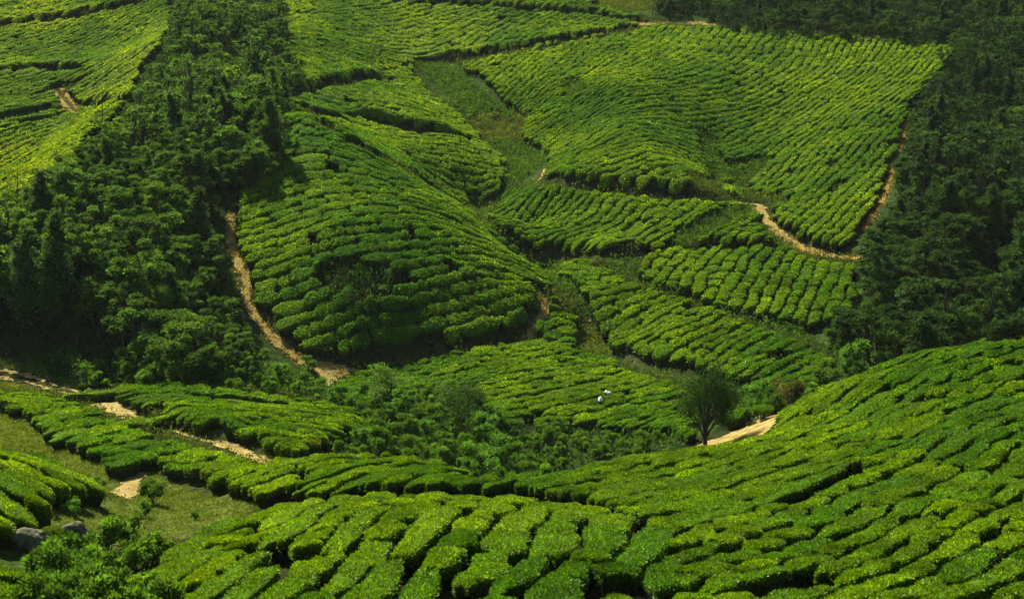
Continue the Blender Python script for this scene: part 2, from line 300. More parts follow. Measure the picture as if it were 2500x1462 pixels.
# ------------------------------------------------------------------ materials
def mat(name): 
    m = bpy.data.materials.new(name); m.use_nodes = True; nt = m.node_tree; nt.nodes.clear(); return m, nt, nt.nodes, nt.links
def leaf_mat(name, rough=.5, spec=.35, trans=.3, bump=0.0, nscale=6.0, namp=.35, tcol=(1.5, 1.35, .35)):
    m, nt, N, L = mat(name)
    at = N.new("ShaderNodeAttribute"); at.attribute_name = "Col"
    geo = N.new("ShaderNodeNewGeometry")
    nz = N.new("ShaderNodeTexNoise"); nz.inputs["Scale"].default_value = nscale; nz.inputs["Detail"].default_value = 3
    L.new(geo.outputs["Position"], nz.inputs["Vector"])
    mr = N.new("ShaderNodeMapRange"); mr.inputs[1].default_value = .3; mr.inputs[2].default_value = .7
    mr.inputs[3].default_value = 1 - namp; mr.inputs[4].default_value = 1 + namp
    L.new(nz.outputs["Fac"], mr.inputs[0])
    mul = N.new("ShaderNodeVectorMath"); mul.operation = 'SCALE'; L.new(at.outputs["Color"], mul.inputs[0]); L.new(mr.outputs[0], mul.inputs["Scale"])
    p = N.new("ShaderNodeBsdfPrincipled"); p.inputs["Roughness"].default_value = rough; p.inputs["Specular IOR Level"].default_value = spec
    L.new(mul.outputs[0], p.inputs["Base Color"])
    out = N.new("ShaderNodeOutputMaterial")
    if bump:
        n2 = N.new("ShaderNodeTexNoise"); n2.inputs["Scale"].default_value = 14; n2.inputs["Detail"].default_value = 3
        L.new(geo.outputs["Position"], n2.inputs["Vector"])
        b = N.new("ShaderNodeBump"); b.inputs["Strength"].default_value = bump; b.inputs["Distance"].default_value = .12
        L.new(n2.outputs["Fac"], b.inputs["Height"]); L.new(b.outputs[0], p.inputs["Normal"])
    if trans:
        tr = N.new("ShaderNodeBsdfTranslucent"); tm = N.new("ShaderNodeVectorMath"); tm.operation = 'MULTIPLY'
        tm.inputs[1].default_value = tcol; L.new(mul.outputs[0], tm.inputs[0]); L.new(tm.outputs[0], tr.inputs[0])
        mx = N.new("ShaderNodeMixShader"); mx.inputs[0].default_value = trans
        L.new(p.outputs[0], mx.inputs[1]); L.new(tr.outputs[0], mx.inputs[2]); L.new(mx.outputs[0], out.inputs[0])
    else: L.new(p.outputs[0], out.inputs[0])
    return m
def solid_mat(name, c1, c2, scale=3.0, rough=.9, bump=.4, dist=.05, detail=6):
    m, nt, N, L = mat(name)
    geo = N.new("ShaderNodeNewGeometry"); nz = N.new("ShaderNodeTexNoise"); nz.inputs["Scale"].default_value = scale; nz.inputs["Detail"].default_value = detail
    nz.inputs["Roughness"].default_value = .65
    L.new(geo.outputs["Position"], nz.inputs["Vector"])
    cr = N.new("ShaderNodeValToRGB"); cr.color_ramp.elements[0].position = .35; cr.color_ramp.elements[1].position = .68
    cr.color_ramp.elements[0].color = (*c1, 1); cr.color_ramp.elements[1].color = (*c2, 1)
    L.new(nz.outputs["Fac"], cr.inputs[0])
    p = N.new("ShaderNodeBsdfPrincipled"); p.inputs["Roughness"].default_value = rough; p.inputs["Specular IOR Level"].default_value = .05
    L.new(cr.outputs[0], p.inputs["Base Color"])
    b = N.new("ShaderNodeBump"); b.inputs["Strength"].default_value = bump; b.inputs["Distance"].default_value = dist
    L.new(nz.outputs["Fac"], b.inputs["Height"]); L.new(b.outputs[0], p.inputs["Normal"])
    out = N.new("ShaderNodeOutputMaterial"); L.new(p.outputs[0], out.inputs[0]); return m
M_TEA = leaf_mat("tea_leaves", .55, .07, .44, tcol=(1.6, 1.45, .2))
M_TEANEAR = leaf_mat("tea_leaves_near", .48, .16, .42, tcol=(1.6, 1.45, .2))
M_TEABODY = leaf_mat("tea_bush_inside", .9, .03, 0, bump=.8, nscale=9, namp=.5)
M_TREE = leaf_mat("tree_leaves", .75, .06, .35, nscale=3)
M_SHRUB = leaf_mat("shrub_leaves", .6, .06, .38, nscale=4)
M_GRASS = leaf_mat("grass_blades", .9, .02, .35, nscale=2)
M_BARK = solid_mat("bark", (.035, .028, .018), (.10, .085, .06), 8, .9)
M_DIRT = solid_mat("path_earth", (.13, .095, .03), (.31, .23, .07), 1.6, .95, .35, .04)
M_ROCK = solid_mat("boulder_stone", (.03, .032, .016), (.17, .16, .10), 3.6, .9, .8, .14)
M_GROUND = leaf_mat("ground_soil", 1.0, .0, 0, bump=.6, nscale=2.5, namp=.45)
M_CLOTH = solid_mat("white_cloth", (.72, .72, .66), (.85, .85, .80), 6, .8, .5, .03)

# ------------------------------------------------------------------ mesh helpers
def quads_mesh(name, V, Fq, m, col=None, smooth=False, mats=None, midx=None):
    me = bpy.data.meshes.new(name); V = np.ascontiguousarray(V, np.float32); Fq = np.ascontiguousarray(Fq, np.int32)
    nf, k = Fq.shape
    me.vertices.add(len(V)); me.vertices.foreach_set("co", V.ravel())
    me.loops.add(nf * k); me.loops.foreach_set("vertex_index", Fq.ravel())
    me.polygons.add(nf); me.polygons.foreach_set("loop_start", np.arange(0, nf * k, k, dtype=np.int32))
    me.polygons.foreach_set("loop_total", np.full(nf, k, np.int32))
    if isinstance(smooth, np.ndarray): me.polygons.foreach_set("use_smooth", smooth)
    elif smooth: me.polygons.foreach_set("use_smooth", np.ones(nf, bool))
    for mm in (mats or [m]): me.materials.append(mm)
    if midx is not None: me.polygons.foreach_set("material_index", np.ascontiguousarray(midx, np.int32))
    if col is not None:
        a = me.color_attributes.new("Col", 'FLOAT_COLOR', 'POINT')
        c4 = np.ones((len(V), 4), np.float32); c4[:, :3] = col; a.data.foreach_set("color", c4.ravel())
    me.update(calc_edges=True); return me
def obj(name, me, parent=None, loc=None):
    o = bpy.data.objects.new(name, me); C.objects.link(o)
    if parent is not None: o.parent = parent
    if loc is not None: o.location = loc
    return o
def tag(o, label=None, cat=None, group=None, kind=None):
    if label: o["label"] = label
    if cat: o["category"] = cat
    if group: o["group"] = group
    if kind: o["kind"] = kind
    return o
def rand_unit(k):
    v = rng.normal(size=(k, 3)); return v / np.linalg.norm(v, axis=1, keepdims=True)
def leaf_quads(P, Nrm, L, Wd, droop=0.0, spread=.9):
    """a leaf (kite) at each point P, leaning out along Nrm; L length, Wd width arrays"""
    k = len(P); d = Nrm + spread * rand_unit(k); d[:, 2] -= droop; d /= np.linalg.norm(d, axis=1, keepdims=True) + 1e-9
    s = np.cross(d, rand_unit(k)); s /= np.linalg.norm(s, axis=1, keepdims=True) + 1e-9
    L = np.broadcast_to(L, (k,))[:, None]; Wd = np.broadcast_to(Wd, (k,))[:, None]
    V = np.stack([P, P + d * L * .45 + s * Wd * .5, P + d * L, P + d * L * .45 - s * Wd * .5], 1).reshape(-1, 3)
    return V, np.arange(4 * k).reshape(k, 4)
def tube(pts, r):
    """one smooth tapered tube through pts with radii r (8 sided)"""
    pts = np.array(pts, float); k = len(pts); S = 6; V = []; Fq = []
    for i in range(k):
        t = pts[min(i + 1, k - 1)] - pts[max(i - 1, 0)]; t /= np.linalg.norm(t) + 1e-9
        a = np.cross(t, [0.3, 1, 0.1]); a /= np.linalg.norm(a) + 1e-9; b = np.cross(t, a)
        for j in range(S):
            an = 2 * math.pi * j / S; V.append(pts[i] + r[i] * (math.cos(an) * a + math.sin(an) * b))
    for i in range(k - 1):
        for j in range(S):
            Fq.append((i * S + j, i * S + (j + 1) % S, (i + 1) * S + (j + 1) % S, (i + 1) * S + j))
    return np.array(V), np.array(Fq)
def join(parts):
    V = []; Fq = []; o = 0
    for v, f in parts: V.append(v); Fq.append(f + o); o += len(v)
    return np.concatenate(V), np.concatenate(Fq)

# ------------------------------------------------------------------ ground
lab_g = label(MX, MY, 6); pd = PD
gcol = np.zeros(MX.shape + (3,)); gcol[:] = (.017, .019, .008)
nn = fbm(MX, MY, 3.0, 40)[..., None]
gcol = gcol * (1 + .5 * nn)
def paint(m, c, amp=.35, s=50, sc=2.0): gcol[m] = np.array(c) * (1 + amp * fbm(MX, MY, sc, s)[m][:, None])
paint(inlab(lab_g, 'B', 'L'), (.035, .045, .014), .5, 49); paint(inlab(lab_g, 'grass'), (.060, .080, .016), .8, 51, .9)
paint(inlab(lab_g, 'scrub') | (lab_g == 0), (.026, .045, .010), .5, 52); paint(inlab(lab_g, 'dryscrub'), (.05, .06, .018), .5, 53)
paint(inlab(lab_g, 'woodL', 'woodR', 'shrubs'), (.014, .022, .008), .5, 54); paint(inlab(lab_g, 'darkscrub'), (.012, .018, .007), .4, 54)
paint((pd < .15) & (PD > -5), (.032, .036, .013), .6, 55)
ny, nx = MX.shape
V = np.stack([MX, MY, HZ + CAM_Z], -1).reshape(-1, 3)
idx = np.arange(nx * ny).reshape(ny, nx)
Fq = np.stack([idx[:-1, :-1], idx[:-1, 1:], idx[1:, 1:], idx[1:, :-1]], -1).reshape(-1, 4)
# skirts far beyond the detailed ground
far = []
fx = np.concatenate([[-1200, -800, -500, -300, -200], [GX0], np.linspace(GX0, GX1, 27)[1:-1], [GX1], [200, 300, 500, 800, 1200]])
fy = np.concatenate([[-800, -400, -200, -80], [GY0], np.linspace(GY0, GY1, 33)[1:-1], [GY1], [360, 440, 560, 750, 1000, 1400]])
FX, FY = np.meshgrid(fx, fy)
ccx = np.clip(FX, GX0, GX1); ccy = np.clip(FY, GY0, GY1); ov = np.hypot(FX - ccx, FY - ccy)
FZ = hz(ccx, ccy) + np.where(FY > GY1, ov * .33, 0) + np.where(FY < GY0, ov * .15, 0) * 1 + np.where(np.abs(FX) > GX1, ov * .10, 0) + 14 * noise(FX, FY, 190, 5) * np.clip(ov / 250, 0, 1)
off = len(V); Vf = np.stack([FX, FY, FZ + CAM_Z], -1).reshape(-1, 3); fi = np.arange(FX.size).reshape(FX.shape) + off
Ff = np.stack([fi[:-1, :-1], fi[:-1, 1:], fi[1:, 1:], fi[1:, :-1]], -1)
mx_ = (FX[:-1, :-1] + FX[1:, 1:]) / 2; my_ = (FY[:-1, :-1] + FY[1:, 1:]) / 2
outm = (mx_ < GX0) | (mx_ > GX1) | (my_ < GY0) | (my_ > GY1)
V = np.concatenate([V, Vf]); Fq = np.concatenate([Fq, Ff[outm]])
fc = np.tile(np.array([[.03, .055, .014]]), (FX.size, 1)) * (1 + .4 * noise(FX, FY, 60, 8).reshape(-1, 1))
ground = obj("ground", quads_mesh("ground", V, Fq, M_GROUND, np.concatenate([gcol.reshape(-1, 3), fc]), smooth=True))
tag(ground, "rolling valley ground under the tea and woods", kind="structure")

def sheet(name, mask_fn, res, box, dz, m, label_, pid=True):
    x0, x1, y0, y1 = box; xs = np.arange(x0, x1, res); ys = np.arange(y0, y1, res); SX, SY = np.meshgrid(xs, ys)
    M = mask_fn(SX, SY); q = M[:-1, :-1] & M[1:, :-1] & M[:-1, 1:] & M[1:, 1:]
    if not q.any(): return None
    id_ = np.arange(SX.size).reshape(SX.shape); f = np.stack([id_[:-1, :-1], id_[:-1, 1:], id_[1:, 1:], id_[1:, :-1]], -1)[q]
    used, inv = np.unique(f, return_inverse=True)
    v = np.stack([SX, SY, hz(SX, SY) + CAM_Z + dz], -1).reshape(-1, 3)[used]
    o = obj(name, quads_mesh(name, v, inv.reshape(-1, 4), m, smooth=True)); tag(o, label_, kind="structure"); return o
PLAB = {4: "pale two-track road on the far left slope", 6: "bare pale earth at the top edge of the far tea", 13: "bare eroded track climbing the central hill end",
        15: "short pale footpath on the spur", 16: "narrow path crossing the gully", 17: "wide pale track curving below the big tea bowl", 18: "sandy track end by the right woods",
        21: "thin dry path between bowl tea and woods", 22: "orange dry grass path beside the left woods", 23: "dry path curving round the foot of the central hill",
        24: "sandy bend at the foot of the central hill", 25: "pale two-track road entering the left clearing", 26: "earth track between the two near left plots", 27: "sunken dirt track running down between the near left tea beds", 28: "pale footpath end in the near left tea"}
for i, (w, hw, bank, kind) in enumerate(WL):
    if kind != 'path': continue
    def mf(x, y, w=w, hw=hw, two=(i in (4, 25))):
        d, s, t = seg_dist(w, x, y); return (noise(x, y, 1.6, 73) > -.8) & (d > (.16 + .08 * noise(x, y, .5, 72) if two else -1)) & (d < hw * (.85 + .35 * noise(x, y, .8, 70) + .15 * noise(x, y, .3, 71)))
    sheet("dirt_path", mf, .2, (w[:, 0].min() - 2, w[:, 0].max() + 2, w[:, 1].min() - 2, w[:, 1].max() + 2), .05, M_DIRT, PLAB.get(i, "narrow dry earth path through the tea"))
def dirt_box(pts):
    x, y, _ = hit([p[0] for p in pts], [p[1] for p in pts]); return (x.min() - 2, x.max() + 2, y.min() - 3, y.max() + 3)
DL = ["sandy ground below the belt of shrubs at the hill foot", "pale sand fan sloping into the left clearing", "bright eroded sandy gully beside the lone tree",
      "crumbling earth bank at the end of the central hill", "small bare patch above the grass of the stream"]
for (nm, poly), l in zip([r for r in REG if r[0] == 'dirt'], DL):
    sheet("bare_earth", lambda x, y: inlab(label(x, y, 5), 'dirt'), .25, dirt_box(poly), .035, M_DIRT, l)

# ------------------------------------------------------------------ tea rows: direction of the rows as seen in the photograph
ROWS = {
 'A': (1.02, 3.7, [(450,1400,42),(520,1330,30),(700,1260,24),(850,1180,16),(950,1140,12),(1080,1160,12),(700,1430,52),(950,1400,58),(1250,1400,55),(1450,1400,42),(1600,1300,14),(1300,1300,40),(1100,1250,30),(1700,1400,14),(2000,1400,22),
   (2300,1350,35),(2400,1200,38),(2300,1000,30),(2000,1100,24),(1700,1150,12),(1400,1200,10),(1250,1200,8),(1600,1200,10),(2450,900,18),(2100,1250,28),(1850,1250,18),(1800,1450,10)]),
 'M': (1.22, 4.2, [(430,1400,36),(550,1330,30),(700,1280,30),(560,1430,45),(700,1420,50),(850,1400,52),(1000,1400,54),(1150,1400,52),(1300,1400,46),(1450,1400,38),(1250,1290,34),(1500,1310,26),(950,1290,38),(1580,1420,32),(1100,1460,56)]),
 'B': (1.05, 3.8, [(300,1040,6),(500,1120,8),(450,1160,18),(500,1000,-4),(700,1050,-6),(100,990,2),(700,1160,14),(620,1200,22),(650,990,-6),(350,1100,20)]),
 'L': (1.6, 4.0, [(100,1150,-32),(200,1200,-32),(50,1200,-25),(100,1260,-30),(20,1280,-35),(40,1440,-20)]),
 'E': (1.02, 3.2, [(1000,950,4),(1300,900,8),(1500,970,12),(1100,870,12),(1350,820,26),(1390,770,-20),(1600,1000,14),(1000,900,8),(1450,900,14),(1600,940,18),(1820,1030,15)]),
 'F': (1.06, 2.6, [(700,850,10),(900,860,12),(1150,800,18),(650,600,14),(800,500,18),(700,450,25),(800,650,12),(900,750,12),(1000,650,16),(1150,650,4),(1000,560,8),(1080,530,-25),(900,430,-25),(1200,600,-25),(1330,720,-18),(1100,740,20),(1000,470,-30),(780,350,-28),(700,380,10),(1250,760,14),(650,720,5)]),
 'G': (1.02, 2.6, [(900,250,-16),(1000,380,-14),(1100,430,-10),(900,310,-14),(780,275,-12),(1100,330,-20),(1180,400,-20),(950,230,-8),(1050,280,-22)]),
 'T': (.96, 2.5, [(800,120,-14),(900,80,6),(1100,80,35),(1300,70,42),(1250,110,42),(900,40,2),(720,50,8),(760,180,-18),(950,150,-16),(1450,50,35),(1100,20,8)]),
 'J': (.98, 2.7, [(1200,170,36),(1350,200,42),(1450,150,46),(1400,300,34),(1550,250,14),(1500,400,20),(1400,430,30),(1650,430,8),(1600,330,0),(1700,390,-26),(1700,120,48),(1900,130,52),(2100,140,58),(2250,150,46),(1800,230,14),(1950,270,32),
   (2100,350,50),(1950,420,48),(2000,550,44),(1850,350,28),(1750,250,2),(1650,180,30),(2150,450,50),(1900,500,45),(1600,100,48)]),
 'I': (.92, 3.0, [(100,400,26),(200,150,32),(300,80,36),(50,100,12),(50,30,16),(50,230,16),(20,400,28),(250,200,30),(150,320,22)]),
 'N': (1.0, 2.8, [(1300,520,48),(1500,520,60),(1650,520,48),(1720,540,20),(1450,600,18),(1250,510,40),(1400,480,50),(1560,590,40)]),
 'P': (1.08, 3.0, [(1750,590,28),(1850,560,26),(1700,680,58),(1900,700,64),(1800,660,58),(1600,660,45),(2000,700,62),(1900,620,50)]),
 'Q': (1.10, 3.0, [(1500,760,22),(1700,800,32),(1600,850,24),(1850,870,35),(1400,660,2),(1500,700,5),(1950,930,25),(1750,890,34)]),
}
TS = 1.0
tgx = np.arange(GX0, GX1 + .01, TS); tgy = np.arange(GY0, GY1 + .01, TS); TX, TY = np.meshgrid(tgx, tgy)
def poisson(vx, vy, wt):
    """phi whose gradient is nearest to (vx, vy) where wt is high (weighted least squares, preconditioned CG)"""
    h, w = vx.shape; wx = (wt[:, :-1] + wt[:, 1:]) / 2; wy = (wt[:-1] + wt[1:]) / 2
    kx = 2 - 2 * np.cos(math.pi * np.arange(2 * w) / w); ky = 2 - 2 * np.cos(math.pi * np.arange(2 * h) / h)
    den = kx[None] + ky[:, None]; den[0, 0] = 1
    def inv(g):
        m = np.concatenate([g, g[::-1]], 0); m = np.concatenate([m, m[:, ::-1]], 1); Fm = np.fft.fft2(m) / den; Fm[0, 0] = 0
        return np.fft.ifft2(Fm).real[:h, :w]
    def div(ex_, ey):
        g = np.zeros((h, w)); g[:, :-1] -= ex_; g[:, 1:] += ex_; g[:-1] -= ey; g[1:] += ey; return g
    def Aop(p): return div(wx * (p[:, 1:] - p[:, :-1]), wy * (p[1:] - p[:-1]))
    b_ = div(wx * (vx[:, :-1] + vx[:, 1:]) / 2 * TS, wy * (vy[:-1] + vy[1:]) / 2 * TS)
    p = inv(b_); r = b_ - Aop(p); z = inv(r); d = z.copy(); rz = (r * z).sum()
    for _ in range(40):
        Ad = Aop(d); al = rz / ((d * Ad).sum() + 1e-12); p += al * d; r -= al * Ad; z = inv(r); rn = (r * z).sum()
        if rn < 1e-8 * h * w: break
        d = z + rn / rz * d; rz = rn
    return p
def fit_field(vx, vy, mag0, wt):
    mag = np.full(vx.shape, mag0)
    for it in range(5):
        p = poisson(vx * mag, vy * mag, wt)
        gxx = np.gradient(p, TS, axis=1); gyy = np.gradient(p, TS, axis=0)
        mag = np.clip(gxx * vx + gyy * vy, .82 * mag0, 1.25 * mag0)
    return p
LT = np.where(label(TX, TY, h=.7) == label(TX, TY, h=.12), label(TX, TY, h=.7), -1)
ALL = []                                              # cells of every plot
reg_fields = {}
for rname, (pitch, blen, samples) in ROWS.items():
    s = np.array(samples, float); hx, hy, _ = hit(s[:, 0], s[:, 1])
    gxd = (hz(hx + 1.5, hy) - hz(hx - 1.5, hy)) / 3; gyd = (hz(hx, hy + 1.5) - hz(hx, hy - 1.5)) / 3
    q0 = []
    for sg in (0, 1):
        px = s[:, 0] + sg * 4 * np.cos(np.radians(s[:, 2])); py = s[:, 1] - sg * 4 * np.sin(np.radians(s[:, 2]))
        a, b = ray(px, py); z0 = hz(hx, hy)           # ray meets the tangent plane
        t = (z0 - gxd * hx - gyd * hy) / np.minimum(b - gxd * a - gyd, -.03); q0.append(np.stack([a * t, t], 1))
    u = q0[1] - q0[0]; u /= np.linalg.norm(u, axis=1, keepdims=True)
    m = LT == RID[rname]
    jj, ii = np.where(m); j0, j1, i0, i1 = max(jj.min() - 6, 0), jj.max() + 7, max(ii.min() - 6, 0), ii.max() + 7
    bx, by, mm_ = TX[j0:j1, i0:i1], TY[j0:j1, i0:i1], m[j0:j1, i0:i1]
    wgt = 1 / (((bx[..., None] - hx) ** 2 + (by[..., None] - hy) ** 2) + 6.0) ** 1.6
    ux = (wgt * u[:, 0]).sum(-1); uy = (wgt * u[:, 1]).sum(-1); l = np.hypot(ux, uy) + 1e-9; ux /= l; uy /= l
    wt = np.where(mm_, 1.0, .01)
    phi = np.zeros(TX.shape); psi = np.zeros(TX.shape)
    phi[j0:j1, i0:i1] = fit_field(-uy, ux, 1 / pitch, wt); psi[j0:j1, i0:i1] = fit_field(ux, uy, 1.0, wt)
    gpx = np.gradient(phi, TS, axis=1); gpy = np.gradient(phi, TS, axis=0); a_ = bil(gpx, hx, hy, GX0, GY0, TS); b_ = bil(gpy, hx, hy, GX0, GY0, TS); e_ = np.abs(a_ * u[:, 0] + b_ * u[:, 1]) / (np.hypot(a_, b_) + 1e-9)
    if DEBUG:
        tx_, ty_ = b_, -a_; sg_ = np.sign(tx_ * u[:, 0] + ty_ * u[:, 1]); tx_, ty_ = tx_ * sg_ * .3, ty_ * sg_ * .3
        u0, v0 = project(hx, hy, hz(hx, hy)); u1, v1 = project(hx + tx_, hy + ty_, hz(hx, hy) + gxd * tx_ + gyd * ty_)
        print(rname, [(int(a), int(b), int(c), int(d)) for a, b, c, d in zip(s[:, 0], s[:, 1], s[:, 2], np.degrees(np.arctan2(v0 - v1, u1 - u0)))])
        print(rname, "dir err deg", np.degrees(np.arcsin(np.clip(e_, 0, 1))).round().astype(int).tolist(), "mag", (np.hypot(a_, b_) * pitch).round(2).tolist())
    phi = phi + .17 * noise(TX, TY, 4.0, 31) + .20 * noise(TX, TY, 2.1, 32); psi = psi + .8 * noise(TX, TY, 5.0, 33)
    reg_fields[rname] = (phi, psi)
    jx, jy = np.where(m.any(0))[0], np.where(m.any(1))[0]
    bx0, bx1, by0, by1 = tgx[jx[0]] - 1, tgx[jx[-1]] + 1, tgy[jy[0]] - 1, tgy[jy[-1]] + 1
    CX, CY = np.meshgrid(np.arange(bx0, bx1, .3), np.arange(by0, by1, .3)); CX = CX.ravel(); CY = CY.ravel()
    ok = (label(CX, CY, 11, h=.7) == RID[rname]) & (label(CX, CY, 11, h=.12) == RID[rname]) & (pdist(CX, CY) > -.05) ; ok &= ~np.any([corridor(CX, CY, h_) for h_ in (0, .2, .4, .6, .8, 1.0)], axis=0); CX, CY = CX[ok], CY[ok]
    fp = bil(phi, CX, CY, GX0, GY0, TS); fs = bil(psi, CX, CY, GX0, GY0, TS)
    k = np.floor(fp).astype(np.int64); L0 = blen / 3.4; brk = .26 if rname == 'M' else .46 if rname in 'AL' else .62
    offk = vhash(k, k * 0 + 5, 3) * 7.3
    mm = np.floor(fs / L0 + offk).astype(np.int64); lo = mm.copy(); fin = np.zeros(len(mm), bool)
    for _ in range(9):                                # the row is broken at random places only
        fin |= vhash(k, lo, 9) < brk; lo = np.where(fin, lo, lo - 1)
    key = (k + 5000) * 40000 + (lo + 20000)
    srt = np.argsort(key, kind='stable'); key = key[srt]; CX, CY, fp, fs, k = CX[srt], CY[srt], fp[srt], fs[srt], k[srt]
    uq, first, cnt = np.unique(key, return_index=True, return_counts=True)
    red = lambda f, a_: f.reduceat(a_, first)
    mxx = red(np.add, CX) / cnt; myy = red(np.add, CY) / cnt
    p0, p1, ps0, ps1 = red(np.minimum, fp), red(np.maximum, fp), red(np.minimum, fs) - .13, red(np.maximum, fs) + .13
    kk = k[first].astype(float); pad = .12 / pitch; p0 = np.where(p0 - kk < .3, kk, p0 - pad); p1 = np.where(kk + 1 - p1 < .3, kk + 1, p1 + pad)
    keep = (p1 - p0 > .35) & (cnt * .09 > .45 * pitch * (ps1 - ps0) * (p1 - p0)) & (cnt * .09 < 2.4 * pitch * (ps1 - ps0)) & (ps1 - ps0 > .55)
    kk = (p0 + p1) / 2
    R_ = dict(n=rname, x=mxx[keep], y=myy[keep], k=kk[keep], kw=(p1 - p0)[keep], s0=ps0[keep], s1=ps1[keep], pitch=pitch, blen=blen)
    ALL.append(R_)

def newton(phi, psi, x, y, tp, ts, it=3):
    for _ in range(it):
        e = .5; f0 = bil(phi, x, y, GX0, GY0, TS); g0 = bil(psi, x, y, GX0, GY0, TS)
        fx_ = (bil(phi, x + e, y, GX0, GY0, TS) - bil(phi, x - e, y, GX0, GY0, TS)) / (2 * e); fy_ = (bil(phi, x, y + e, GX0, GY0, TS) - bil(phi, x, y - e, GX0, GY0, TS)) / (2 * e)
        gx_ = (bil(psi, x + e, y, GX0, GY0, TS) - bil(psi, x - e, y, GX0, GY0, TS)) / (2 * e); gy_ = (bil(psi, x, y + e, GX0, GY0, TS) - bil(psi, x, y - e, GX0, GY0, TS)) / (2 * e)
        det = fx_ * gy_ - fy_ * gx_; det = np.where(np.abs(det) < .15, .15 * np.sign(det + 1e-12), det)
        a = tp - f0; b = ts - g0
        dx = (a * gy_ - b * fy_) / det; dy = (fx_ * b - gx_ * a) / det
        l = np.maximum(1, np.hypot(dx, dy) / 1.2); x = x + dx / l; y = y + dy / l
    return x, y
GAPW = {'A': .085, 'M': .07, 'B': .085, 'L': .13, 'E': .09, 'F': .09, 'G': .085, 'T': .09, 'J': .10, 'I': .095, 'N': .11, 'P': .115, 'Q': .11}
HGT = {'A': .72, 'M': .82, 'B': .75, 'L': 1.0, 'E': .75, 'F': .85, 'G': .8, 'T': .75, 'J': .78, 'I': .75, 'N': .8, 'P': .85, 'Q': .85}
RINGS = [(.82, 0.02), (.92, .52), (1.0, .80), (.975, .92), (.87, .985), (.5, 1.03)]
def teacolor(x, y, rnd, reg):
    f = fbm(x, y, 11.0, 60) + .35 * noise(x, y, 1.7, 61)
    base = np.array([.044, .121, .0030]); yel = np.array([.122, .212, .0025]); dark = np.array([.021, .072, .0040])
    t = np.clip(.36 + .8 * f + .42 * (rnd - .5), 0, 1)[:, None]; d = np.clip(-.25 - .8 * f + .5 * (rnd - .5), 0, 1)[:, None]
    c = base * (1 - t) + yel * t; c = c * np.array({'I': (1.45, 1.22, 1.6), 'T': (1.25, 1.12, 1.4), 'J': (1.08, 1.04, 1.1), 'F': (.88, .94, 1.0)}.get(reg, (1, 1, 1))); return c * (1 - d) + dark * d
cells = []
for R_ in ALL:
    phi, psi = reg_fields[R_['n']]
    nC = len(R_['x'])
    cxm, cym = newton(phi, psi, R_['x'], R_['y'], R_['k'], (R_['s0'] + R_['s1']) / 2, 3)
    okc = (np.hypot(cxm - R_['x'], cym - R_['y']) < 1.5) & (pdist(cxm, cym) > .2)
    slope = np.abs(hz(cxm, cym + .6) - hz(cxm, cym - .6)) + np.abs(hz(cxm + .6, cym) - hz(cxm - .6, cym)); okc &= slope < 2.4
    rr = rng.random(nC); okc &= rr > .012
    if False: okc &= ~((rr < .35) & (cym > 108) & (cym < 118) & (cxm < -14) & (noise(cxm, cym, 3, 77) > 0))
    for key in ('x', 'y', 'k', 'kw', 's0', 's1'): R_[key] = R_[key][okc]
    R_['x'], R_['y'] = cxm[okc], cym[okc]; R_['dist'] = np.hypot(R_['x'], R_['y'])
    u, v = project(R_['x'], R_['y'], hz(R_['x'], R_['y']) + .8)
    R_['vis'] = (u > -250) & (u < 2750) & (v > -250) & (v < 1640); R_['u'] = u; R_['v'] = v
    for key in ('x', 'y', 'k', 'kw', 's0', 's1', 'dist', 'u', 'v'): R_[key] = R_[key][R_['vis']]
print("TEA CELLS", {R_['n']: len(R_['x']) for R_ in ALL})

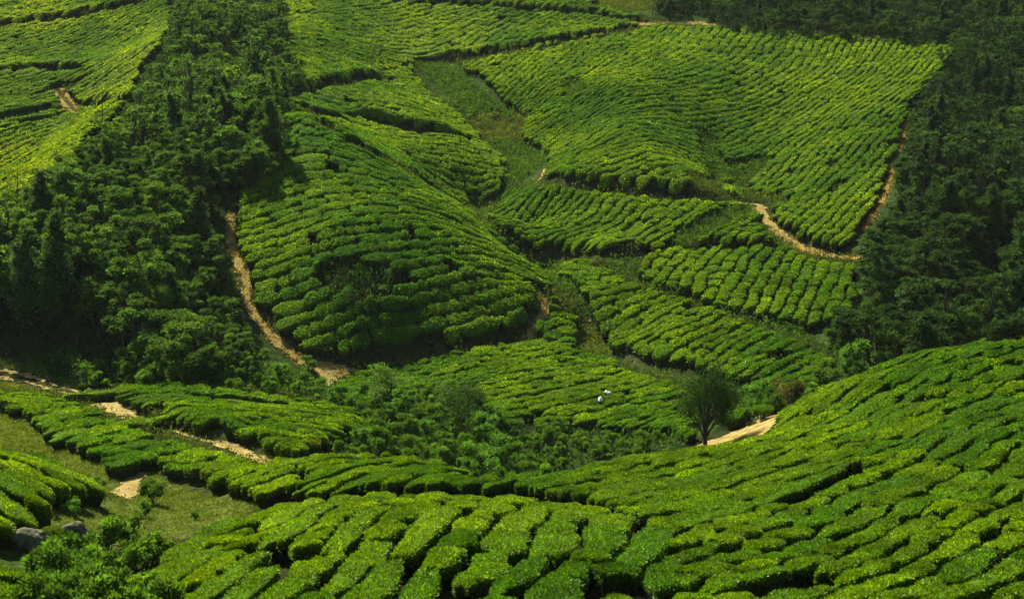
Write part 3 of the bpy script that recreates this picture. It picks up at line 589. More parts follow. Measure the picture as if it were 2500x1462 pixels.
def bush_geometry(R_, sel, NA, leaf_n, leaf_L, leaf_W, rng_seed):
    """bodies and leaves of the chosen bushes -> arrays, one block per bush"""
    phi, psi = reg_fields[R_['n']]; q = len(sel); pitch = R_['pitch']
    k = R_['k'][sel]; s0 = R_['s0'][sel]; s1 = R_['s1'][sel]; xc = R_['x'][sel]; yc = R_['y'][sel]
    sc = (s0 + s1) / 2; gap = GAPW[R_['n']]
    e = .5
    gp = np.hypot((bil(phi, xc + e, yc, GX0, GY0, TS) - bil(phi, xc - e, yc, GX0, GY0, TS)), (bil(phi, xc, yc + e, GX0, GY0, TS) - bil(phi, xc, yc - e, GX0, GY0, TS)))
    hwid = np.clip(R_['kw'][sel] / 2 - gap * np.where(R_['dist'][sel] < 46, 1.0 + .9 * np.clip((46 - R_['dist'][sel]) / 8, 0, 1), 1.0) * np.clip(gp, .5, 1.3) * (.55 + .7 * rng.random(q)), .15, .47)
    hlen = np.maximum((s1 - s0) / 2 - .03 - .12 * rng.random(q) ** 2, .2)
    hgt = HGT[R_['n']] * (.88 + .24 * rng.random(q)) * (.96 + .0 * q)
    ex_p = 2.3 + 1.3 * rng.random(q)
    ang = 2 * math.pi * np.arange(NA) / NA
    ca, sa = np.cos(ang), np.sin(ang)
    rad_ = (np.abs(ca)[None] ** ex_p[:, None] + np.abs(sa)[None] ** ex_p[:, None]) ** (-1 / ex_p[:, None])
    ph = rng.random((q, 4)) * 6.28; am = .05 + .06 * rng.random((q, 4))
    wob = 1 + am[:, :1] * np.sin(3 * ang + ph[:, :1]) + am[:, 1:2] * np.sin(5 * ang + ph[:, 1:2]) + am[:, 2:3] * .8 * np.sin(8 * ang + ph[:, 2:3]) - .03 + .05 * (rng.random((q, NA)) - .5)
    def place(a, b):                                  # a across, b along (unit square) -> world xy
        tp = k[:, None] + a * hwid[:, None]; ts = sc[:, None] + b * hlen[:, None]
        sh = a.shape; x = np.broadcast_to(xc[:, None], sh).ravel(); y = np.broadcast_to(yc[:, None], sh).ravel()
        x, y = newton(phi, psi, x.copy(), y.copy(), tp.ravel(), ts.ravel(), 3); return x.reshape(sh), y.reshape(sh)
    ox, oy = place(ca[None] * rad_ * wob, sa[None] * rad_ * wob)          # outline at full size
    zc = hz(xc, yc)
    for f in (0, .35, .7, 1.0): mark(xc[:, None] + (ox - xc[:, None]) * f, yc[:, None] + (oy - yc[:, None]) * f)
    VB = []
    for f, zf in RINGS:
        x = xc[:, None] + (ox - xc[:, None]) * f; y = yc[:, None] + (oy - yc[:, None]) * f
        z = hz(x, y) + zf * hgt[:, None] + ((.085 * noise(x, y, .9, 13) + .06 * noise(x, y, .4, 14)) if zf > .3 else 0)
        VB.append(np.stack([x, y, z], -1))
    top = np.stack([xc, yc, zc + hgt * 1.04], -1)[:, None]
    VB = np.concatenate(VB + [top], 1)                # q, NA*6+1, 3
    nr = len(RINGS); fb = []
    for r in range(nr - 1):
        for a in range(NA): fb.append((r * NA + a, r * NA + (a + 1) % NA, (r + 1) * NA + (a + 1) % NA, (r + 1) * NA + a))
    for a in range(0, NA, 2): fb.append(((nr - 1) * NA + a, (nr - 1) * NA + (a + 1) % NA, (nr - 1) * NA + (a + 2) % NA, nr * NA))
    fb = np.array(fb)
    rnd = rng.random(q)
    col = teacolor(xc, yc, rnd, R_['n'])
    colB = np.repeat(col[:, None] * .55, VB.shape[1], 1); colB[:, :NA * 2] = np.array([.022, .026, .010])  # lower flanks: woody brown-green, kept dark to stand in for side shade
    # leaves: on the top and down the flanks
    nl = leaf_n
    tt = rng.random((q, nl)); isside = rng.random((q, nl)) < .22
    r0 = np.sqrt(rng.random((q, nl))); r0 = np.where(isside, 1.0, r0)
    ai = rng.random((q, nl)) * NA; i0 = np.floor(ai).astype(int) % NA; i1 = (i0 + 1) % NA; fr = ai - np.floor(ai)
    row = np.arange(q)[:, None]
    ex2 = ox[row, i0] * (1 - fr) + ox[row, i1] * fr; ey2 = oy[row, i0] * (1 - fr) + oy[row, i1] * fr
    lx_ = xc[:, None] + (ex2 - xc[:, None]) * r0; ly_ = yc[:, None] + (ey2 - yc[:, None]) * r0
    zf = np.where(isside, .48 + .42 * tt, np.interp(r0, [0, .5, .87, .975, 1], [1.05, 1.03, .985, .92, .82]))
    lz = hz(lx_, ly_) + zf * hgt[:, None] + .085 * noise(lx_, ly_, .9, 13) + .06 * noise(lx_, ly_, .4, 14) + .02
    outx = ex2 - xc[:, None]; outy = ey2 - yc[:, None]; ol = np.hypot(outx, outy) + 1e-6
    side_w = np.where(isside, 1.0, np.clip((r0 - .7) * 2.5, 0, .8)); upw = np.where(isside, .45, 1.0)
    Nr = np.stack([outx / ol * side_w, outy / ol * side_w, upw], -1)
    Pn = np.stack([lx_, ly_, lz], -1)
    sz = (.75 + .5 * rng.random((q, nl)))
    Lv, _ = leaf_quads(Pn.reshape(-1, 3), Nr.reshape(-1, 3), (leaf_L * sz).ravel(), (leaf_W * sz).ravel(), spread=1.15)
    Lv = Lv.reshape(q, nl * 4, 3)
    lc = col[:, None] * (.62 + 1.0 * rng.random((q, nl, 1)) ** 1.6)
    lc = lc * (1 + .30 * noise(lx_, ly_, 1.2, 15) + .2 * noise(lx_, ly_, .5, 16))[..., None]
    fresh = rng.random((q, nl, 1)) < .18
    lc = np.where(fresh, lc * np.array([1.95, 1.45, 1.0]), lc)
    lc = lc * np.where(isside, .8, 1.0)[..., None]  # flank leaves dimmed, side shade put into their colour
    lc = np.repeat(lc, 4, 1)
    return VB, fb, colB, Lv, lc
OCC = np.zeros(MX.shape, bool)
def mark(x, y):
    OCC[np.clip(((y - GY0) / GS + .5).astype(int), 0, OCC.shape[0] - 1), np.clip(((x - GX0) / GS + .5).astype(int), 0, OCC.shape[1] - 1)] = True
def block_mesh(name, VB, fb, colB, Lv, lc, origin=None):
    """all blocks of VB and Lv in one mesh with two materials"""
    q, nb, _ = VB.shape; nl4 = Lv.shape[1]
    V = np.concatenate([VB.reshape(-1, 3), Lv.reshape(-1, 3)]); V = V + np.array([0, 0, CAM_Z])
    if origin is not None: V = V - np.array(origin)
    f1 = (fb[None] + (np.arange(q) * nb)[:, None, None]).reshape(-1, 4); f2 = np.arange(q * nl4).reshape(-1, 4) + q * nb
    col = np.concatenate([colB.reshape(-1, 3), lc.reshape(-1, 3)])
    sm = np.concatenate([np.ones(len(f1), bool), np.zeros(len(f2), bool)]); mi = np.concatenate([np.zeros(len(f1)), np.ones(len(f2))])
    return V, np.concatenate([f1, f2]), col, sm, mi
# the 300 bushes that show largest are things of their own
cand = []
for ri, R_ in enumerate(ALL):
    ins = (R_['u'] > -30) & (R_['u'] < 2530) & (R_['v'] < 1500) & (R_['v'] > -10)
    for j in np.where(ins)[0]: cand.append((R_['dist'][j] / math.sqrt(R_['pitch'] * (R_['s1'][j] - R_['s0'][j])), ri, j))
cand.sort(); near = set((ri, j) for _, ri, j in cand[:300])
def tone(c):
    r = c[0] / c[1]
    return "yellow-green" if r > .49 else ("fresh green" if r > .38 else "deep green")
PLOT = {'A': "on the near hillside", 'L': "on the hedge rows left of the grassy clearing", 'B': "on the near left plots", 'E': "on the low middle plot"}
stuffV, stuffF, stuffC, stuffS, stuffM = [], [], [], [], []; voff = 0
for ri, R_ in enumerate(ALL):
    idn = np.array([j for j in range(len(R_['x'])) if (ri, j) in near], int); ids = np.array([j for j in range(len(R_['x'])) if (ri, j) not in near], int)
    if len(idn):
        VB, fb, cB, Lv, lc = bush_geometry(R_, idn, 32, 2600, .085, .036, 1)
        for i, j in enumerate(idn):
            org = (float(R_['x'][j]), float(R_['y'][j]), float(hz(R_['x'][j], R_['y'][j])) + CAM_Z)
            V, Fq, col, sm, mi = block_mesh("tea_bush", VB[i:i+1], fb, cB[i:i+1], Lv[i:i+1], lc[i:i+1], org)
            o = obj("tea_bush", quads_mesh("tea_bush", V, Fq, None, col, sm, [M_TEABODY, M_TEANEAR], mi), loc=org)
            u_, v_ = R_['u'][j], R_['v'][j]; ln = R_['s1'][j] - R_['s0'][j]
            if R_['n'] in 'AM':
                xs_ = [500, 800, 1150, 1450, 1650, 1850, 2050, 2200, 2380]; nm_ = ["by the leafy corner shrubs", "below the grassy clearing", "below the rounded crest lobe", "below the shrub hollow", "left of the lone tree", "straight below the lone tree", "straight below the sandy gully", "right of the sandy gully", "far right of the gully", "along the right edge"]
                ys_ = [1120, 1200, 1270, 1330, 1390, 1450]; vm_ = ["near the crest,", "just under the crest,", "halfway down the near hill,", "low on the near hill,", "near the bottom edge,", "just above the bottom edge,", "cut by the bottom edge,"]
                where = vm_[int(np.searchsorted(ys_, v_))] + " " + nm_[int(np.searchsorted(xs_, u_))]
            elif R_['n'] == 'L': where = "on the hedge rows left of the clearing" + (", top row" if v_ < 1150 else ", middle row" if v_ < 1300 else ", bottom corner")
            elif R_['n'] == 'B':
                where = ("beyond" if v_ < 1000 + (u_ - 200) * .28 else "this side of") + " the near left track, " + ("at its left end" if u_ < 200 else "above the sand fan" if u_ < 420 else "midway along" if u_ < 650 else "at its right end")
            else: where = "on the low middle plot above the hollow"
            tag(o, f"{'long' if ln > 2.6 else 'short' if ln < 1.5 else 'medium'} {tone(cB[i, -1])} tea bush {where}", "tea bush", "clipped tea bushes of the near rows")
    for lo_, hi_, NA, nl, LL, LW_ in ((0, 62, 28, 1100, .10, .045), (62, 95, 24, 620, .12, .055), (95, 130, 22, 380, .14, .065), (130, 400, 18, 170, .17, .085)):
        d = R_['dist'][ids]; sel = ids[(d >= lo_) & (d < hi_)]
        if not len(sel): continue
        ar = (R_['s1'][sel] - R_['s0'][sel]) * R_['pitch']; sel = sel[np.argsort(ar)]; ar = np.sort(ar)
        for c0 in range(0, len(sel), 60):
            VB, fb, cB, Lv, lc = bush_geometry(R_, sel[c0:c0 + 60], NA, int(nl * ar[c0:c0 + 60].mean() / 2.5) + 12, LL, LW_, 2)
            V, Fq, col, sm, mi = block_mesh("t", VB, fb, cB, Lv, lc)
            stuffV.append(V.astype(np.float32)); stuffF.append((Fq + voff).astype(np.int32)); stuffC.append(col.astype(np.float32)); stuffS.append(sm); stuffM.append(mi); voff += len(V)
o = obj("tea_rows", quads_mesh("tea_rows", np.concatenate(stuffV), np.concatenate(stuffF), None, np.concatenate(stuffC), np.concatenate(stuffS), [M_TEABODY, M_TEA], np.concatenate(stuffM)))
tag(o, "thousands of clipped tea bushes in rows over the hills", kind="stuff", cat="tea plantation")
print("tea quads", sum(len(f) for f in stuffF)); del stuffV, stuffF, stuffC

# ------------------------------------------------------------------ trees and shrubs
def crown_leaves(blobs, n_leaf, L, Wd, base, droop=.2, inner=.35):
    """blobs: list of (centre, radii). leaves lie round each clump, more on its shell"""
    vol = np.array([b[1][0] * b[1][2] for b in blobs]); pr = vol / vol.sum(); ks = rng.multinomial(n_leaf, pr)
    P = []; Nn = []; Cc = []
    for (c, r), kq in zip(blobs, ks):
        if kq == 0: continue
        d = rand_unit(kq); d[:, 2] = np.where(rng.random(kq) < .5, np.abs(d[:, 2]), d[:, 2]); rr = (inner + (1 - inner) * rng.random(kq) ** .5)
        P.append(np.array(c) + d * np.array(r) * rr[:, None]); Nn.append(d + np.array([0, 0, .35]))
        t = .6 + .8 * rng.random(); Cc.append(np.tile(np.array(base) * t, (kq, 1)) * (.7 + .6 * rng.random((kq, 1))))
    P = np.concatenate(P); Nn = np.concatenate(Nn); Cc = np.concatenate(Cc)
    s = .7 + .6 * rng.random(len(P)); V, Fq = leaf_quads(P, Nn, L * s, Wd * s, droop=droop, spread=.9)
    return V, Fq, np.repeat(Cc, 4, 0)
def cores(blobs, f, nu, nv, col):  # dark blobs added inside crowns and shrubs to block light, deepen shade
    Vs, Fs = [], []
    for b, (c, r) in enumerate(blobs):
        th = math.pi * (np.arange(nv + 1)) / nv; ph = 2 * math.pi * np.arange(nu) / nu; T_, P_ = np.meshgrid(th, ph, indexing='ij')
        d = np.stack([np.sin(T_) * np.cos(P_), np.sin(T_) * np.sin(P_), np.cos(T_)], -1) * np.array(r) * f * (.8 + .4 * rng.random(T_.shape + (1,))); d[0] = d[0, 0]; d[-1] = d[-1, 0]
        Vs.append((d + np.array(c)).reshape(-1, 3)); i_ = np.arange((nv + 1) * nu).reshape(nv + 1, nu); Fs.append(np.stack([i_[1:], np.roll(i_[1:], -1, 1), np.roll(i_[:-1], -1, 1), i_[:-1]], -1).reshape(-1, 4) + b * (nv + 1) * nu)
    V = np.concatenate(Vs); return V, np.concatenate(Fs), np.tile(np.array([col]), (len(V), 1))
def limbs(h, tr, targets, curve=.3):
    parts = [tube([(0, 0, -.4), (.03 * h * random.uniform(-1, 1), .03 * h * random.uniform(-1, 1), h * .35), (.05 * h * random.uniform(-1, 1), .05 * h * random.uniform(-1, 1), h * .7), (0, 0, h * .92)], [tr * 1.25, tr, tr * .6, tr * .2])]
    for t in targets:
        t = np.array(t); b = np.array([0, 0, t[2] * random.uniform(.35, .6)]); mid = (b + t) / 2 + np.array([0, 0, -curve * .3 * np.linalg.norm(t - b)])
        parts.append(tube([b, mid, t], [tr * .5, tr * .35, tr * .12]))
    return join(parts)
def tree_proto(kind, nl, s):
    """returns (crown mesh data, trunk mesh data) arrays for a tree kind"""
    random.seed(s); blobs = []
    if kind == 'round':
        h = 4.6; cr = 1.6; base = (.050, .110, .020)
        for i in range(24):
            a = random.random() * 6.28; r = cr * random.random() ** .6; z = h * random.uniform(.36, .98) - .25 * r; q = random.uniform(.32, .66)
            blobs.append(((r * math.cos(a), r * math.sin(a), z), (q, q, q * .7)))
    elif kind == 'column':
        h = 6.2; base = (.040, .085, .022)
        for i in range(12):
            z = h * (.18 + .8 * i / 12); q = .35 + .65 * (1 - i / 12) + random.uniform(0, .25); a = random.random() * 6.28
            blobs.append(((.3 * math.cos(a), .3 * math.sin(a), z), (q, q, q * 1.0)))
    elif kind == 'open':
        h = 5.4; base = (.058, .120, .026)
        for i in range(22):
            a = random.random() * 6.28; r = 1.7 * random.random() ** .5; z = h * random.uniform(.42, 1.0); q = random.uniform(.22, .5)
            blobs.append(((r * math.cos(a), r * math.sin(a), z), (q, q, q * .5)))
    elif kind == 'low':
        h = 2.8; base = (.055, .118, .024)
        for i in range(16):
            a = random.random() * 6.28; r = 1.15 * random.random() ** .6; z = h * random.uniform(.2, .95) - .2 * r; q = random.uniform(.26, .5)
            blobs.append(((r * math.cos(a), r * math.sin(a), z), (q, q, q * .75)))
    else:                                             # slender, bare stem with a few tufts
        h = 7.2; base = (.045, .095, .028)
        for i in range(9):
            a = random.random() * 6.28; r = .9 * random.random(); z = h * random.uniform(.45, 1.0); q = random.uniform(.22, .45)
            blobs.append(((r * math.cos(a), r * math.sin(a), z), (q, q, q * .6)))
        nl = int(nl * .45)
    L = .19 if nl > 1300 else .28
    Vc, Fc, Cc = crown_leaves(blobs, nl, L, L * .52, base, droop=.25, inner=.55)
    if kind != 'slender':
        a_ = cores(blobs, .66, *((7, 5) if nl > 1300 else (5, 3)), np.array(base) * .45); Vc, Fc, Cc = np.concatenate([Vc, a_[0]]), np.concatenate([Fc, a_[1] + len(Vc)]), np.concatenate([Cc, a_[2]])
    Vt, Ft = limbs(h, .06 + .012 * h, [b[0] for b in random.sample(blobs, 6)])
    return (Vc, Fc, Cc), (Vt, Ft), h
def ground_points(names, spacing, seed, jit=.45, lift=0.0, clear=.9):
    r = np.random.default_rng(seed); xs = np.arange(-75, 95, spacing); ys = np.arange(28, 262, spacing); PXg, PYg = np.meshgrid(xs, ys)
    x = (PXg + r.uniform(-jit, jit, PXg.shape) * spacing).ravel(); y = (PYg + r.uniform(-jit, jit, PYg.shape) * spacing).ravel()
    l = label(x, y, h=lift); m = inlab(l, *names) & (pdist(x, y) > clear) & ((pdist(x, y) > 1.9 * clear) | (l != RID['woodL'])); u, v = project(x, y, hz(x, y)); m &= (u > -160) & (u < 2660) & (v > -60) & (v < 1560)
    return x[m], y[m], l[m], u[m], v[m]
KINDS = ['round', 'column', 'open', 'low', 'slender']
PROTO_HI = {}; PROTO_LO = {}
for kd in KINDS:
    for s in range(3):
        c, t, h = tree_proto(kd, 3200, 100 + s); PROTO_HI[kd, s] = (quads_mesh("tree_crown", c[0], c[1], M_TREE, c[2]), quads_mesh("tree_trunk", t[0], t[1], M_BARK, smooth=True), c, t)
        c, t, h = tree_proto(kd, 850, 100 + s); PROTO_LO[kd, s] = (c, t)
DARKC = {}
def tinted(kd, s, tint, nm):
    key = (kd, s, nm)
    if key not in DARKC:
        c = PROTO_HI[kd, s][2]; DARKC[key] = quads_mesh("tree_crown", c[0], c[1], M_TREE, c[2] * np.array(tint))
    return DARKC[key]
tx, ty, tl, tu, tv = ground_points(('woodL', 'woodR'), 1.9, 5, lift=1.6)
kp = ~((tl == RID['woodR']) & (ty < 89)) & ~((tl == RID['woodL']) & (tu < 300) & (tv > 815)); tx, ty, tl, tu, tv = tx[kp], ty[kp], tl[kp], tu[kp], tv[kp]
order = np.argsort(np.hypot(tx, ty)); stV, stF, stC, stM = [], [], [], []; vo = 0; n_ind = 0
tr = random.Random(11)
KDESC = {'round': "round", 'column': "draped", 'open': "loose", 'low': "low bushy", 'slender': "slender"}
for i in order:
    x, y = tx[i], ty[i]; z = hz(x, y) + CAM_Z; left = tl[i] == RID['woodL']
    far_ = y > 150
    kd = tr.choices(KINDS, ([7, 1.0, 3, 3, .8] if not far_ else [4, 0, 3, 7, .15]) if left else [5, .8, 4, 5, .5])[0]; s = tr.randrange(3)
    edge = left and (tu[i] < 420) and (tv[i] < 560)
    sc = tr.choice((.6, .8, 1.0, 1.05, 1.3)) * tr.uniform(.9, 1.1) * (.60 if far_ else .84) * (.8 if edge else 1)
    if left and (y > 110) and tu[i] > 520 and y < 150 and noise(np.array([x]), np.array([y]), 9, 3)[0] > -.2: kd = 'column' if tr.random() < .3 else kd
    rz = tr.uniform(0, 6.28); tone_i = tr.random()
    tint = (1.3, 1.3, 1.2) if left else (.62, .66, .78)  # right woods: the shade over them is put into a darker leaf tint
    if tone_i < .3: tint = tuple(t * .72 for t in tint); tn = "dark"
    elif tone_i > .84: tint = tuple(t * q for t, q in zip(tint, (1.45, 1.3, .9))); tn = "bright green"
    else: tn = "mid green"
    vis = (-10 < tu[i] < 2510) and (0 < tv[i] < 1400)
    if n_ind < 295 and vis:
        e = obj("forest_tree", None, loc=(x, y, z)); e.rotation_euler = (0, 0, rz); e.scale = (sc,) * 3; e.empty_display_size = .3
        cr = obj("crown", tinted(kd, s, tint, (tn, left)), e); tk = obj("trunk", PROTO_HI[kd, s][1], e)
        u_, v_ = tu[i], tv[i]
        if left:
            cn = ["by the left edge", "above the pale road", "left of the ivy tree", "around the ivy tree", "right of the ivy tree", "beside the orange path"][int(np.searchsorted([110, 230, 340, 440, 530], u_))]
            rn = ["high in the left woods,", "upper mid left woods,", "middle of the left woods,", "lower mid left woods,", "low in the left woods,", "at the foot of the left woods,"][int(np.searchsorted([560, 640, 710, 780, 840], v_))]
        else:
            cn = ["by the tea spur", "right of the tea spur", "near the bare tree", "right of the bare tree", "by the right edge"][int(np.searchsorted([2130, 2220, 2310, 2420], u_))]
            rn = ["high in the right woods,", "middle-high in the right woods,", "middle of the right woods,", "low in the right woods,", "at the foot of the right woods,"][int(np.searchsorted([560, 660, 740, 820], v_))]
        pl = rn + " " + cn
        tag(e, f"{tn} {KDESC[kd]} tree {pl}", "tree", "trees of the left woods" if left else "trees of the right woods"); n_ind += 1
    else:
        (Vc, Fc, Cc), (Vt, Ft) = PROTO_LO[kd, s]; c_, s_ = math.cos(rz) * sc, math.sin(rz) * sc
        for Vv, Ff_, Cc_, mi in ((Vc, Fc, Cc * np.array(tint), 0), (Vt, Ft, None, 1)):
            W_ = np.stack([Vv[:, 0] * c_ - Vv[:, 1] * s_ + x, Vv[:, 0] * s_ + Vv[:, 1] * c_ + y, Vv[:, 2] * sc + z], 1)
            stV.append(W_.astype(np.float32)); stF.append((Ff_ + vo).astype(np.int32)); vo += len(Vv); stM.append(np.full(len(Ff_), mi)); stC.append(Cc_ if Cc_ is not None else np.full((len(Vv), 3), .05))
o = obj("forest", quads_mesh("forest", np.concatenate(stV), np.concatenate(stF), None, np.concatenate(stC), False, [M_TREE, M_BARK], np.concatenate(stM)))
tag(o, "mass of mixed trees covering the ridges beyond the nearer ones", kind="stuff", cat="forest")
print("trees", len(tx), "individual", n_ind)

# valley shrubs, each its own thing
def shrub_proto(s, kind):
    random.seed(s); blobs = []; h = {'tall': 2.9, 'bushy': 1.9, 'leafy': 1.3}[kind]; nb = 12
    for i in range(nb):
        a = random.random() * 6.28; r = h * .42 * random.random() ** .5; z = h * random.uniform(.3, .95); q = h * random.uniform(.10, .22)
        blobs.append(((r * math.cos(a), r * math.sin(a), z), (q, q, q * .9)))
    base = {'tall': (.075, .180, .022), 'bushy': (.068, .155, .018), 'leafy': (.090, .190, .022)}[kind]
    V, Fq, Cc = crown_leaves(blobs, 1500, .16, .07, base, droop=-.1, inner=.5)
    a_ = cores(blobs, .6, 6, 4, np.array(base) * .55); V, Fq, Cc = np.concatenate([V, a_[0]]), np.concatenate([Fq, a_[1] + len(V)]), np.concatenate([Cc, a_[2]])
    parts = []
    for b in blobs[:8]:
        t = np.array(b[0]); parts.append(tube([(t[0] * .1, t[1] * .1, -.2), t * [.6, .6, .55], t], [.03, .02, .008]))
    Vt, Ft = join(parts); return quads_mesh("shrub_foliage", V, Fq, M_SHRUB, Cc), quads_mesh("shrub_stems", Vt, Ft, M_BARK, smooth=True)
SHP = {(k, s): shrub_proto(40 + s + 10 * i, k) for i, k in enumerate(('tall', 'bushy', 'leafy')) for s in range(3)}
def add_shrub(x, y, kind, s, sc, label_, group, name="shrub", rz=0.0, cat="shrub"):
    e = obj(name, None, loc=(x, y, float(hz(x, y)) + CAM_Z)); e.scale = (sc,) * 3; e.rotation_euler = (0, 0, rz)
    obj("foliage", SHP[kind, s][0], e); obj("stems", SHP[kind, s][1], e); tag(e, label_, cat, group); return e
sx, sy, sl, su, sv = ground_points(('shrubs',), 1.45, 9, lift=.5)
sr = random.Random(4)
print("shrubs", len(sx))
for i in range(len(sx)):
    u_, v_ = su[i], sv[i]
    if 20 < u_ < 240 and 1270 < v_ < 1420: continue
    kd = sr.choices(['tall', 'bushy', 'leafy'], [3, 4, 3] if u_ > 800 else [1, 4, 4])[0]; sc = sr.uniform(.45, .88)
    if 1250 < u_ < 1700: kd = sr.choice(['bushy', 'leafy']); sc *= .85
    if v_ > 1300: kd = 'leafy' if u_ > 200 else 'bushy'; sc = sr.uniform(.8, 1.15)
    if u_ < 800 and v_ < 1000: sc *= .85
    if v_ > 1300: wh = "in the bottom left corner, " + ("by the boulders" if v_ < 1380 and u_ < 230 else "below the clearing" if v_ < 1380 else "at the very corner" if u_ < 230 else "against the tea")
    elif u_ < 850 and v_ < 1000: wh = "below the left woods, " + ("beside the pale road" if u_ < 240 else "above the near left plot" if u_ < 420 else "in mid strip" if u_ < 600 else "near the dry path bend" if u_ < 740 else "at the right end")
    elif 1740 < u_ < 1930 and v_ > 930: wh = "in the gully behind the lone tree"
    elif u_ > 1900: wh = "behind the near right shoulder, " + ("by the umbrella-shaped bush" if u_ < 2010 else "under the woods")
    else:
        wh = ["at the left end of the hollow", "left of the spreading tree", "around the spreading tree", "right of the spreading tree", "in the right of the hollow", "near the lone tree"][int(np.searchsorted([930, 1060, 1180, 1330, 1520], u_))] + [", back row", ", middle row", ", front row", ", at the near crest"][int(np.searchsorted([1030, 1080, 1120], v_))]
    add_shrub(sx[i], sy[i], kd, sr.randrange(3), sc, {'tall': "tall leafy", 'bushy': "rounded", 'leafy': "low broad-leaved"}[kd] + (" large" if sc > .8 else " small" if sc < .62 else "") + f" shrub {wh}", "wild shrubs of the hollows", rz=sr.uniform(0, 6.28))

# ------------------------------------------------------------------ rough growth and grass (nobody could count it)
def scatter(names, spacing, seed, cols, Lr, n_per, name, label_, m, spread=.7, hgt=.25, rscat=.35, bare=False):
    r = np.random.default_rng(seed); Xs = []; 
    x, y, l, u, v = ground_points(names, spacing, seed, clear=.15)
    if bare:
        b_ = bare_points(); x = np.concatenate([x, b_[0]]); y = np.concatenate([y, b_[1]]); l = np.concatenate([l, np.full(len(b_[0]), RID['B'])])
    k = len(x); pts = np.repeat(np.stack([x, y], 1), n_per, 0) + r.normal(scale=rscat, size=(k * n_per, 2))
    clump = np.repeat(r.random(k), n_per); z = hz(pts[:, 0], pts[:, 1]) + CAM_Z + r.random(k * n_per) * hgt * (.25 + 1.6 * clump ** 3)
    P = np.stack([pts[:, 0], pts[:, 1], z], 1); Nn = np.zeros_like(P); Nn[:, 2] = 1
    s = r.uniform(.6, 1.3, len(P)); s = s * np.clip(P[:, 1] / 100, .35, 1.1); V, Fq = leaf_quads(P, Nn, Lr * s, Lr * .35 * s, spread=spread)
    base = np.repeat(np.array([cols[RI[q]] for q in l]), n_per, 0); col = base * (.65 + .7 * r.random((len(P), 1))) * (.8 + .4 * clump[:, None])
    o = obj(name, quads_mesh(name, V, Fq, m, np.repeat(col, 4, 0))); tag(o, label_, kind="stuff", cat=name.replace('_', ' ')); print(name, len(Fq)); return o
def bare_points():
    m = ~OCC & inlab(label(MX, MY), *[k_ for k_ in ROWS if k_ not in 'AM']) & (PD > .05); m &= ~(np.roll(OCC, 1, 0) & np.roll(OCC, -1, 0)) & ~(np.roll(OCC, 1, 1) & np.roll(OCC, -1, 1))
    u, v = project(MX, MY, HZ); m &= (u > -60) & (u < 2560) & (v > -30) & (v < 1500) & (MY > 25)
    print("bare", m.sum()); return MX[m], MY[m]
RI = {v: k for k, v in RID.items()}
scatter(('scrub', 'dryscrub', 'darkscrub'), .62, 21, {'scrub': (.052, .115, .014), 'dryscrub': (.085, .11, .022), 'darkscrub': (.022, .055, .010), 'B': (.055, .085, .02)}, .27, 26, "undergrowth", "weedy undergrowth filling the gullies between tea plots", M_GRASS, .8, .5, bare=True)
scatter(('grass',), .42, 22, {'grass': (.10, .135, .018)}, .20, 30, "grass", "short olive grass on the clearings and stream banks", M_GRASS, 1.3, .03, .2)
scatter(('woodL', 'woodR', 'shrubs'), .85, 23, {'woodL': (.024, .050, .012), 'woodR': (.015, .030, .010), 'shrubs': (.040, .095, .014)}, .42, 16, "forest_undergrowth", "dark leafy growth covering the ground under the trees", M_TREE, .9, .7, .5)
# low bushes among the gully weeds
bx_, by_, bl_, bu_, bv_ = ground_points(('scrub', 'dryscrub', 'darkscrub'), 1.25, 61, clear=.5)
bV, bF, bC, vo = [], [], [], 0; br = random.Random(8)
for x, y, l in zip(bx_, by_, bl_):
    if br.random() < .25: continue
    (Vc, Fc, Cc), _ = PROTO_LO['low', br.randrange(3)]; k_ = br.uniform(.14, .36); a = br.uniform(0, 6.28); keepq = np.arange(0, len(Fc), 2); f_ = Fc[keepq]
    t = br.uniform(.8, 1.7) * np.array([1.15, 1.15, .8]); ca_, sa_ = math.cos(a) * k_, math.sin(a) * k_
    bV.append(np.stack([Vc[:, 0] * ca_ - Vc[:, 1] * sa_ + x, Vc[:, 0] * sa_ + Vc[:, 1] * ca_ + y, Vc[:, 2] * k_ * .8 + hz(x, y) + CAM_Z], 1)); bF.append(f_ + vo); bC.append(Cc * t); vo += len(Vc)
tag(obj("scrub", quads_mesh("scrub", np.concatenate(bV), np.concatenate(bF), M_TREE, np.concatenate(bC))), "low wild bushes dotted through the weedy gullies", kind="stuff", cat="scrub")
# dry grass fringing the orange and sandy paths
rr_ = np.random.default_rng(31); fr_pts = []
for i in (13, 17, 18, 21, 22, 23, 24, 4, 6):
    w, hw = WL[i][0], WL[i][1]; seg = np.linalg.norm(np.diff(w, axis=0), axis=1); k = int(seg.sum() * 55)
    j = rr_.integers(0, len(w) - 1, k); t = rr_.random(k)[:, None]; fr_pts.append(w[j] * (1 - t) + w[j + 1] * t + rr_.normal(scale=hw * .65, size=(k, 2)))
fr_pts = np.concatenate(fr_pts); P = np.stack([fr_pts[:, 0], fr_pts[:, 1], hz(fr_pts[:, 0], fr_pts[:, 1]) + CAM_Z], 1)
Nn = np.zeros_like(P); Nn[:, 2] = 1; V, Fq = leaf_quads(P, Nn, .22 * (.5 + rr_.random(len(P))), .05, spread=.8)
col = np.array([.34, .24, .07]) * (.6 + .8 * rr_.random((len(P), 1)))
tag(obj("dry_grass", quads_mesh("dry_grass", V, Fq, M_GRASS, np.repeat(col, 4, 0))), "straw-coloured dry grass fringing the footpaths", kind="stuff", cat="dry grass")

